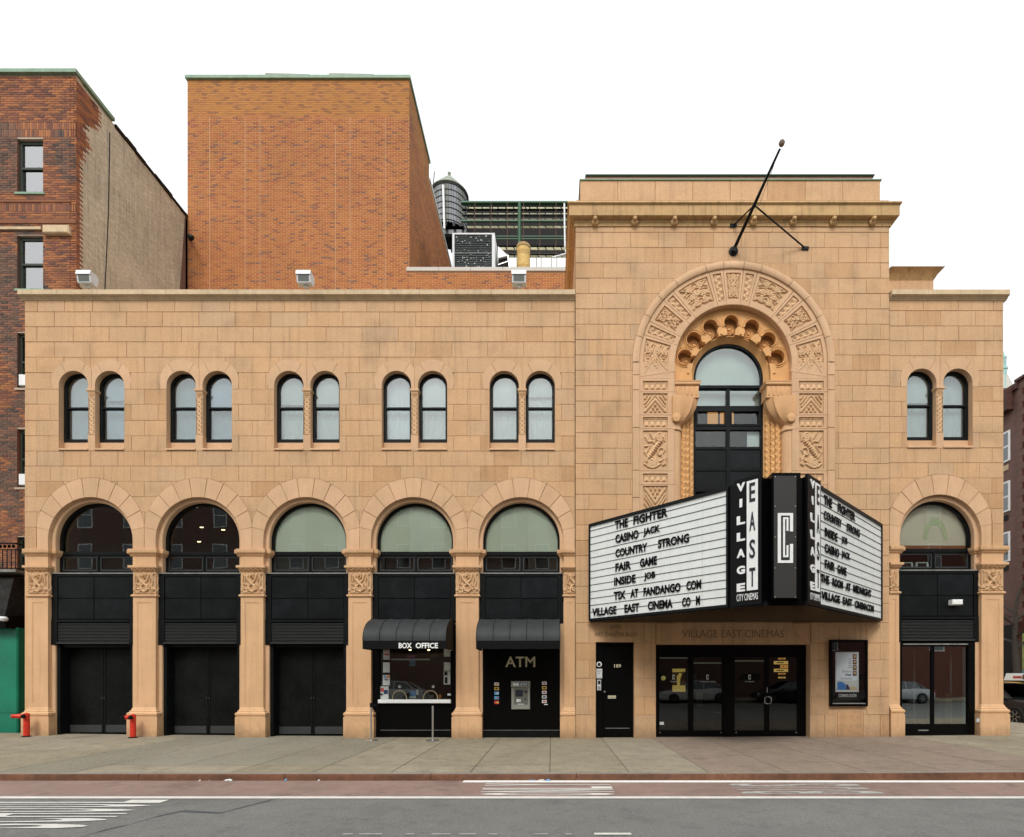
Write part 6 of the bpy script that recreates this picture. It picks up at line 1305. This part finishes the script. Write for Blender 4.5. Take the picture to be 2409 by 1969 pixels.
for a, b in ((808, 830), (955, 975), (1015, 1060), (1150, 1170), (1255, 1290), (1330, 1345), (845, 900), (1080, 1120)): stripe('worn_dash', roadpx(a, 1962)[0], roadpx(b, 1962)[0], yl_(1963.5), yl_(1961), mLineW)
def road_word(word, xbot, xtop, ynear, yfar, m=mLine, name='road_letter'):
    """letters stretched along the street: bottoms at xbot, tops at xtop, first letter nearest the camera"""
    n = len(word); w = (yfar - ynear) / n
    for k, ch in enumerate(word):
        me = text_mesh(ch, w * .74, abs(xtop - xbot), .001, .012); co = [v.co[:] for v in me.vertices]; sg = 1 if xtop > xbot else -1
        me.vertices.foreach_set('co', [c for p in co for c in (xbot + sg * p[1], ynear + w * (k + .1) + p[0], zr_ + .008 + p[2])]); me.materials.clear(); me.materials.append(m); me.update(); struct(link(name, me))
road_word('ONLY', .92, -1.06, -6.33, -5.42); road_word('BUS', 4.85, 2.78, -6.22, -5.42, mLineW)
road_word('SCHOOL', -5.3, -8.6, -8.0, -6.55)
# tar seam wandering over the lane
seam = [(188, 1969), (235, 1955), (300, 1940), (370, 1920), (430, 1907), (520, 1912), (575, 1897), (640, 1881)]
pts = [roadpx(*p) for p in seam]; mb = MB(); mb.grid([[(x, y + (-1 if q else 1) * (.02 + .03 * (.5 + .5 * math.sin(i * 2.1))), zr_ + .006) for q in (0, 1)] for i, (x, y) in enumerate(pts)]); struct(link('tar_seam', mb.mesh('tar_seam', M('tar', (.075, .085, .095), .6))))
# kerb
K = link('kerb', None); struct(K); x = -26.; k = 0
zk = lambda x, f=1: gz(x) * 0 + gk(x)
lens_ = []
while x < 16.6:
    L_ = 2.4 if not (5.5 < x < 8) else .9; a, b = x, min(x + L_, 16.8)
    mb = MB(); mb.add([(a + .004, YK + .03, gk(a)), (b - .004, YK + .03, gk(b)), (b - .004, YK + .16, gk(b)), (a + .004, YK + .16, gk(a)), (a + .004, YK + .03, -.25), (b - .004, YK + .03, -.25)], [(0, 1, 2, 3), (4, 5, 1, 0)], 0, rnd.random()); mb.build('kerb_stone', mKerb, K, smooth=False)
    mb = MB(); mb.grid([[(xx, YK + .03, gk(xx) + .001), (xx, YK + .008, gk(xx) - .006), (xx, YK, gk(xx) - .028), (xx, YK, -.2)] for xx in (a + .004, b - .004)]); mb.build('kerb_facing', mKface, K); x = b
# pavement slabs
P_ = link('pavement', None); struct(P_)
gh = lambda x, y: gz(x) * (1 - min(1, max(0, -y / 5.0))) + gk(x) * min(1, max(0, -y / 5.0))
struct(MB().grid([[(x, y, gh(x, y) - .008) for x in [-30 + k for k in range(47)]] for y in (.5, -1, -2.5, -4, YK + .15)]).build('joint_bed', mJoint, P_))
def slab(x0, x1, y0, y1, m, z=0):
    g_ = .008; n = 3
    mb = MB(); mb.grid([[(x0 + g_ + (x1 - x0 - 2 * g_) * i / n, y0 + g_ + (y1 - y0 - 2 * g_) * q / 2, gh(x0 + (x1 - x0) * i / n, y0 + (y1 - y0) * q / 2) + z) for i in range(n + 1)] for q in range(3)], 0, rnd.random())
    mb.grid([[(x0 + g_ + (x1 - x0 - 2 * g_) * i / n, y0 + g_, gh(x0 + (x1 - x0) * i / n, y0) + z - h) for i in range(n + 1)] for h in (.02, 0)]); mb.build('slab', m, P_, smooth=False)
x = -29.3
while x < 2.6:
    a, b = x, x + 1.33
    m = mAgg if -9.5 < a < -5.2 else mPave
    if a > -14 and a < -9: slab(a, b, YK + .16, -2.4, m); slab(a, b, -2.4, .35, m)
    else: slab(a, b, YK + .16, -4.35, mPave); slab(a, b, -4.35, .35, m)
    x = b
x0 = x
while x < 7.9: slab(x, x + 1.32, YK + .16, -4.0, mPink); slab(x, x + 1.32, -4.0, .35, mPink); x += 1.32
while x < 15.2: slab(x, min(x + 1.33, 15.3), YK + .16, -2.6, mPave); slab(x, min(x + 1.33, 15.3), -2.6, .35, mPave); x += 1.33
# pavement and roadway of the side street
struct(MB().box(11.75, 15.3, .36, 60, -.2, .10).build('side_pavement', mPave)); struct(link('side_street', MB().grid([[(x, y, -.06) for x in (15.3, 19, 23.5)] for y in (YK, 10, 80)]).mesh('side_street', mAsph)))
struct(link('far_pavement', MB().box(21.8, 60, -5, 80, -.3, .06).mesh('far_pavement', mPave))); struct(link('opposite_pavement', MB().box(-60, 60, -27, -21.5, -.3, .02).mesh('opposite_pavement', mPave)))
# litter along the gutter
r3 = random.Random(5)
for k in range(12):
    px_ = r3.choice([r3.uniform(455, 560), r3.uniform(590, 760), r3.uniform(1240, 1300)]); x, y = roadpx(px_, r3.uniform(1834.5, 1838)); w = r3.uniform(.015, .06)
    o = MB().add([(-w, -w * .6, .004), (w, -w * .5, .012), (w * .8, w * .6, .03), (-w * .9, w * .7, .008), (0, 0, .03)], [(0, 1, 4), (1, 2, 4), (2, 3, 4), (3, 0, 4)]).build('litter', mPaper if k % 3 else mLBlue); o.location = (x, y, zr_ + .004)
    tag(o, 'tiny crumpled scrap of litter in the gutter along the kerb', 'litter', 'scraps of litter in the gutter')

# ------------------------------------------------ cars
mTyre = M('tyre_rubber', (.012, .012, .012), .85); mRim = M('alloy_rim', (.45, .45, .44), .3, metal=.9); gCar = M('car_glass', (.02, .03, .035), .05, spec=.8, coat=1.)
def car(paint, label, loc, rz, group=None, cat='car', L=4.75, Wd=1.82, H=1.45, sign=False):
    C_ = thing('parked_car' if not sign else 'taxi', label, cat, loc, group, rz); hw = Wd / 2
    st = [(-L / 2, .72, .42, .62), (-L / 2 + .10, .93, .28, .82), (-L / 2 + .45, 1, .22, .93), (-1.25, 1, .20, .96), (-.2, 1, .20, .95), (.85, 1, .20, .93), (1.15, 1, .2, .92), (L / 2 - .6, .99, .21, .84), (L / 2 - .2, .93, .24, .74), (L / 2 - .03, .78, .30, .66), (L / 2, .70, .36, .56)]
    def sec(x, k, z0, z1): w = hw * k; m = (z0 + z1) / 2; return [(x, -w * .9, z0), (x, -w, z0 + .08), (x, -w, m), (x, -w * .985, z1 - .12), (x, -w * .93, z1 - .03), (x, -w * .80, z1), (x, 0, z1 + .025), (x, w * .80, z1), (x, w * .93, z1 - .03), (x, w * .985, z1 - .12), (x, w, m), (x, w, z0 + .08), (x, w * .9, z0)]
    rws = [sec(*s) for s in st]; mb = MB(); mb.grid(rws, 0, 0, True); mb.add(rws[0], [tuple(range(13))]); mb.add(rws[-1], [tuple(range(13))]); bd = mb.build('body', paint, C_)
    g = [(-1.75, .80, .95), (-1.15, .72, H - .06), (-.4, .70, H), (.25, .70, H - .02), (.42, .71, H - .05), (1.15, .80, .93)]
    rf = []
    for x, k, z in g: w = hw * k; rf.append([(x, -w, z - .03), (x, -w * .85, z), (x, 0, z + .02), (x, w * .85, z), (x, w, z - .03)])
    mb = MB(); mb.grid(rf[1:5]); mb.build('roof', paint, C_)
    mb = MB(); mb.grid([rf[4], rf[5]]); mb.build('windscreen', gCar, C_); mb = MB(); mb.grid([rf[0], rf[1]]); mb.build('rear_window', gCar, C_)
    for s in (-1, 1):
        i = 0 if s < 0 else 4; Sg = [Vector(r[i]) for r in rf]; mb = MB(); mb.grid([[tuple(p), (p.x * 1.0, s * hw * .93, .93)] for p in Sg]); mb.build('side_window', gCar, C_)
        for x in (-.45, .35): mb = MB(); mb.tube([(x, s * hw * .945, .93), (x - .03, s * hw * .71, H - .02)], .03, 4); mb.build('pillar', paint, C_)
        for a, b in ((1, 0), (4, 5)): mb = MB(); mb.tube([tuple(Sg[a]), (Sg[b].x, s * hw * .88, .94)], .035, 5); mb.build('pillar', paint, C_)
        mb = MB(); mb.lathe([(0, -.09), (.07, -.07), (.09, .0), (.07, .07), (0, .09)], (.82, s * (hw + .07), .98), 10, 'y', .7); mb.build('mirror', paint, C_)
        for x in (-L / 2 + .95, L / 2 - .92):
            Wh = part('wheel', C_); yo = s * (hw - .09); MB().lathe([(.20, -.11), (.31, -.115), (.335, -.08), (.335, .08), (.31, .115), (.20, .11)], (x, yo, .335), 28, 'y').build('tyre', mTyre, Wh)
            mb = MB(); mb.lathe([(0, s * .09), (.05, s * .10), (.06, s * .085)], (x, yo, .335), 12, 'y')
            for q in range(6):
                a = q * math.tau / 6; mb.tube([(x + .05 * math.cos(a), yo + s * .09, .335 + .05 * math.sin(a)), (x + .2 * math.cos(a), yo + s * .1, .335 + .2 * math.sin(a))], [.03, .022], 4)
            mb.lathe([(.185, s * .06), (.21, s * .112), (.225, s * .105)], (x, yo, .335), 24, 'y'); mb.build('rim', mRim, Wh)
            MB().lathe([(0, s * .095), (.36, s * .097), (.36, s * .06)], (x, s * (hw - .088), .36), 20, 'y').build('wheel_arch', mTyre, C_) if 0 else None
        mb = MB(); mb.bbox(-.16, .16, -.04, .1, -.06, .07, .03); o = mb.build('headlight', mWhite, C_); o.location = (L / 2 - .09, s * hw * .62, .62); o.rotation_euler = (0, 0, math.radians(90 - s * 12))
        mb = MB(); mb.box(-.04, .04, -.16, .16, -.06, .07); o = mb.build('tail_light', mRedP, C_); o.location = (-L / 2 + .05, s * hw * .68, .72)
    MB().bbox(-.5, .5, -.02, .05, -.09, .09, .02).build('grille', mBlack, C_); C_.children[-1].location = (L / 2 - .0, 0, .52); C_.children[-1].rotation_euler = (0, 0, math.radians(90))
    if sign:
        Sg_ = part('roof_sign', C_); mb = MB(); mb.xprism([(-.14, H + .06), (.14, H + .06), (.03, H + .36), (-.03, H + .36)], -.55, .55); mb.build('advert_board', mPaper, Sg_); mb = MB(); mb.box(-.5, .5, -.16, .16, H + .01, H + .055); mb.build('sign_base', mBlack, Sg_)
        for s in (-1, 1): mb = MB(); mb.box(-.12, .28, s * .105 - .006, s * .105 + .006, H + .13, H + .24); mb.build('advert_print', mRedP, Sg_)
        mb = MB(); mb.box(.35, .53, -.125, .125, H + .1, H + .30); mb.build('advert_picture', mSkin, Sg_)
    return C_
mCarB = M('black_car_paint', (.012, .014, .018), .25, coat=1.); mTaxi = M('taxi_yellow_paint', (.72, .33, .02), .3, coat=.8); mSilv = M('silver_car_paint', (.45, .47, .48), .3, metal=.5, coat=.8); mWcar = M('white_car_paint', (.72, .73, .72), .3, coat=.8); mBcar = M('blue_car_paint', (.04, .09, .16), .3, coat=.8)
car(mCarB, 'black sedan parked in the side street, nose towards the corner pavement', (16.3, 5.25, -.06), math.radians(-90), 'cars parked in the side street')
car(mTaxi, 'yellow taxi with a white roof advert behind the black sedan', (19.4, 8.3, -.06), math.radians(-90), None, 'taxi', sign=True)
car(mWcar, 'white car parked further along the side street behind the taxi', (20.9, 14.5, -.06), math.radians(-90), 'cars parked in the side street')
for k, (x, m, nm) in enumerate(((-17, mSilv, 'silver'), (-10.5, mWcar, 'white'), (-3.5, mBcar, 'dark blue'), (3.2, mSilv, 'silver grey'), (9.2, mWcar, 'white'), (15.5, mCarB, 'black'), (22, mSilv, 'silver'))):
    car(m, '%s car across the avenue at the opposite kerb, %s' % (nm, ('leftmost of the row', 'second of the row', 'third of the row', 'fourth of the row', 'fifth of the row', 'sixth of the row', 'last of the row')[k]), (x, -20.5, zr_), math.radians(180), 'cars along the opposite kerb, seen only mirrored in glass')

# ------------------------------------------------ far side of the side street
def simple_building(name, label, x0, x1, y0, y1, h, mat, wmat, faces, cols, rows_, wsz, sill=1.0, step=3.2, first=3.6):
    B = thing(name, label, 'building', ((x0 + x1) / 2, (y0 + y1) / 2, 0)); B.location = (0, 0, 0)
    MB().box(x0, x1, y0, y1, -.3, h).build('wall', mat, B, smooth=False); MB().box(x0 - .12, x1 + .12, y0 - .12, y1 + .12, h - .15, h + .15).build('cornice', wmat, B)
    meF = {}
    for fc in faces:
        L = (x1 - x0) if fc in 'NS' else (y1 - y0); n = cols
        for r in range(rows_):
            for k in range(n):
                u = L * (k + .5) / n; z = first + r * step; w, hh = wsz
                if z + hh > h - .4: continue
                if fc not in meF:
                    mb = MB(); mb.box(-w / 2, w / 2, -.03, .05, 0, hh); f1 = mb.mesh('frame', mWhite); mb = MB(); mb.box(-w / 2 + .07, w / 2 - .07, -.035, .04, .07, hh / 2 - .03); mb.box(-w / 2 + .07, w / 2 - .07, -.035, .04, hh / 2 + .03, hh - .07); meF[fc] = (f1, mb.mesh('pane', gCar))
                Wn = part('window', B); link('frame', meF[fc][0], Wn); link('pane', meF[fc][1], Wn)
                if fc == 'S': Wn.location = (x0 + u, y0, z)
                if fc == 'N': Wn.location = (x0 + u, y1, z); Wn.rotation_euler = (0, 0, math.pi)
                if fc == 'W': Wn.location = (x0, y0 + u, z); Wn.rotation_euler = (0, 0, -math.pi / 2)
    return B
mMauve = M('mauve_brown_wall', (.15, .085, .07), .85, noise=[(2, .12), (14, .1)])
xB = 22.
BM = simple_building('town_house', 'mauve brown town house across the side street with white sash windows', xB, 34, 11.36, 36, 15.3, mMauve, M('dark_cornice', (.07, .025, .018), .7, noise=[(6, .5)]), '', 0, 0, (1, 2))
for k, (a, b) in enumerate(((1013, 1084), (1131, 1202), (1250, 1320))):
    dd = xB * FP / (2370 - 1299) - 14; z1_, z0_ = Z(a, dd), Z(b, dd)
    for q in range(4):
        yq_ = 11.36 + .36 + q * 2.2; Wn = part('window', BM); mb = MB(); mb.box(xB - .04, xB + .02, yq_, yq_ + .75, z0_, z1_); mb.build('frame', mWhite, Wn); zm = (z0_ + z1_) / 2
        for e, f_ in ((z0_ + .08, zm - .04), (zm + .04, z1_ - .08)): MB().box(xB - .045, xB, yq_ + .09, yq_ + .66, e, f_).build('pane', gCar, Wn)
        MB().box(xB - .03, xB, yq_ + .1, yq_ + .6, z0_ - .42, z0_ - .17).build('vent_slot', mCope if k == 0 else mDark, Wn)
MB().box(xB - .35, xB, 11.5, 36, 14.3, 15.3).build('bracketed_cornice', bpy.data.materials['dark_cornice'], BM)
RB = thing('brick_corner_house', 'dark red brick corner house with toothed brown quoins at the right edge', 'building', (28, 5, 0)); RB.location = (0, 0, 0)
zR = 15.5; MB().box(xB, 34, 2, 11.34, -.3, zR).build('wall', M('deep_red_mortar', (.10, .05, .04), .9), RB, smooth=False)
bricks(RB, 'brick', (xB, 11.34), (0, -1), (-1, 0), 3.2, 3.4, zR - .1, M('deep_red_brick', (1, 1, 1), .9, ramp=[(0, (.10, .02, .012)), (.5, (.15, .03, .018)), (.8, (.06, .02, .014)), (1, (.12, .025, .015))]), None, 60, out=.012)
k = 0; z = 4.2
while z < zR - .3: L_ = .55 if k % 2 else .30; MB().bbox(xB - .03, xB, 0, 0.01, 0, 0).build('quoin', mMauve, RB) if 0 else MB().box(xB - .025, xB, 11.34 - L_, 11.34, z, z + .30).build('quoin', mMauve, RB); z += .31; k += 1
MB().box(xB - .1, 34, 2, 11.4, zR, zR + .12).build('coping', bpy.data.materials['dark_cornice'], RB)
MB().box(xB - .06, xB, 8.0, 11.0, .4, 3.7).build('shop_mural', M('yellow_green_mural', (.30, .36, .10), .6, noise=[(2.5, .6)]), RB); MB().box(xB - .07, xB, 8.0, 11.0, .4, 1.9).build('shop_mural_base', M('blue_mural', (.12, .26, .36), .6, noise=[(4, .5)]), RB)
MB().box(xB - .04, xB, 11.34, 13.2, -.2, 4.1).build('dark_shopfront', mDark, BM)
CT = thing('church_turret', 'pale green copper turret above a pale hipped roof, far behind the corner', 'turret', (52, 46, 0)); CT.location = (0, 0, 0)
yc_ = 46.; xt = lambda p: X(p, yc_); zt_f = lambda p: Z(p, yc_)
cxx = xt(2367); mTur = M('verdigris', (.30, .47, .43), .7, noise=[(.8, .2)])
mb = MB(); mb.lathe([(.42, 20), (.42, zt_f(868)), (.5, zt_f(866)), (.5, zt_f(862)), (.36, zt_f(860)), (.36, zt_f(842)), (.42, zt_f(838)), (.25, zt_f(833)), (.15, zt_f(826)), (.02, zt_f(815))], (cxx, yc_ + .5, 0), 12); mb.build('spire', mTur, CT)
z0_ = zt_f(914); mb = MB(); mb.prism([(xt(2330), zt_f(880)), (xt(2372), zt_f(880)), (xt(2391), z0_), (xt(2300), z0_)], yc_ + .1, yc_ + .9); mb.build('hipped_roof', M('pale_roof', (.52, .50, .46), .8), CT); MB().box(xt(2300), xt(2391), yc_, yc_ + 10, 0, z0_).build('wall', mMauve, CT)
# bare tree
TR = thing('bare_tree', 'leafless street tree with thin branches in front of the brown town houses', 'tree', (21.4, 10.7, 0)); rt_ = random.Random(11)
mBark = M('grey_bark', (.05, .042, .035), .9, noise=[(8, .3)]); TRK = MB(); BR = MB()
TRK.tube([(0, 0, 0), (.05, 0, 1.5), (-.02, .05, 3.2), (.05, .1, 4.6)], [.17, .14, .12, .08], 9)
def grow(p, d, l, r, lv):
    pts = [p]; q = Vector(p); dd = Vector(d)
    for k in range(4): dd = (dd + Vector((rt_.uniform(-.25, .25), rt_.uniform(-.25, .25), rt_.uniform(-.1, .22)))).normalized(); q = q + dd * l / 4; pts.append(tuple(q))
    (TRK if lv == 0 else BR).tube(pts, [r * (1 - .17 * k) for k in range(5)], 5 if lv < 2 else 3, cap=False)
    if lv < 4:
        for k in range(3 if lv < 3 else 2):
            i = rt_.choice([2, 3, 4]); a = Vector((rt_.uniform(-1, 1), rt_.uniform(-1, 1), rt_.uniform(-.1, .9))).normalized(); grow(pts[i], (dd * .6 + a * .8).normalized(), l * .66, r * .5, lv + 1)
for k in range(7): a = k * 2.4; grow((0.02, .05, 2.9 + k * .27), (math.cos(a), math.sin(a), .55), 2.4, .06, 0)
grow((.05, .1, 4.6), (0, 0, 1), 2.6, .07, 0)
TRK.build('trunk', mBark, TR); BR.build('branches', mBark, TR)

# ------------------------------------------------ houses across the avenue (behind the camera, mirrored in the glass)
for k, (a, b, h, m, nm) in enumerate(((-38, -24, 17, mMauve, 'mauve'), (-23.9, -13, 15.5, M('grey_stone', (.22, .20, .17), .9), 'grey stone'), (-12.9, -2, 17, mMauve, 'brown'), (-1.9, 7, 14.5, M('buff_brick', (.26, .20, .14), .9), 'buff brick'), (7.1, 19, 17, mMauve, 'dark brown'), (19.1, 36, 16, M('red_house', (.16, .06, .045), .9), 'red brick'))):
    simple_building('opposite_house', '%s house across the avenue between x neighbours' .replace(' between x neighbours', '') % nm + ', mirrored in the shop glass', a, b, -40, -27, h, m, mCope, 'N', 4, 5, (1.1, 1.9))
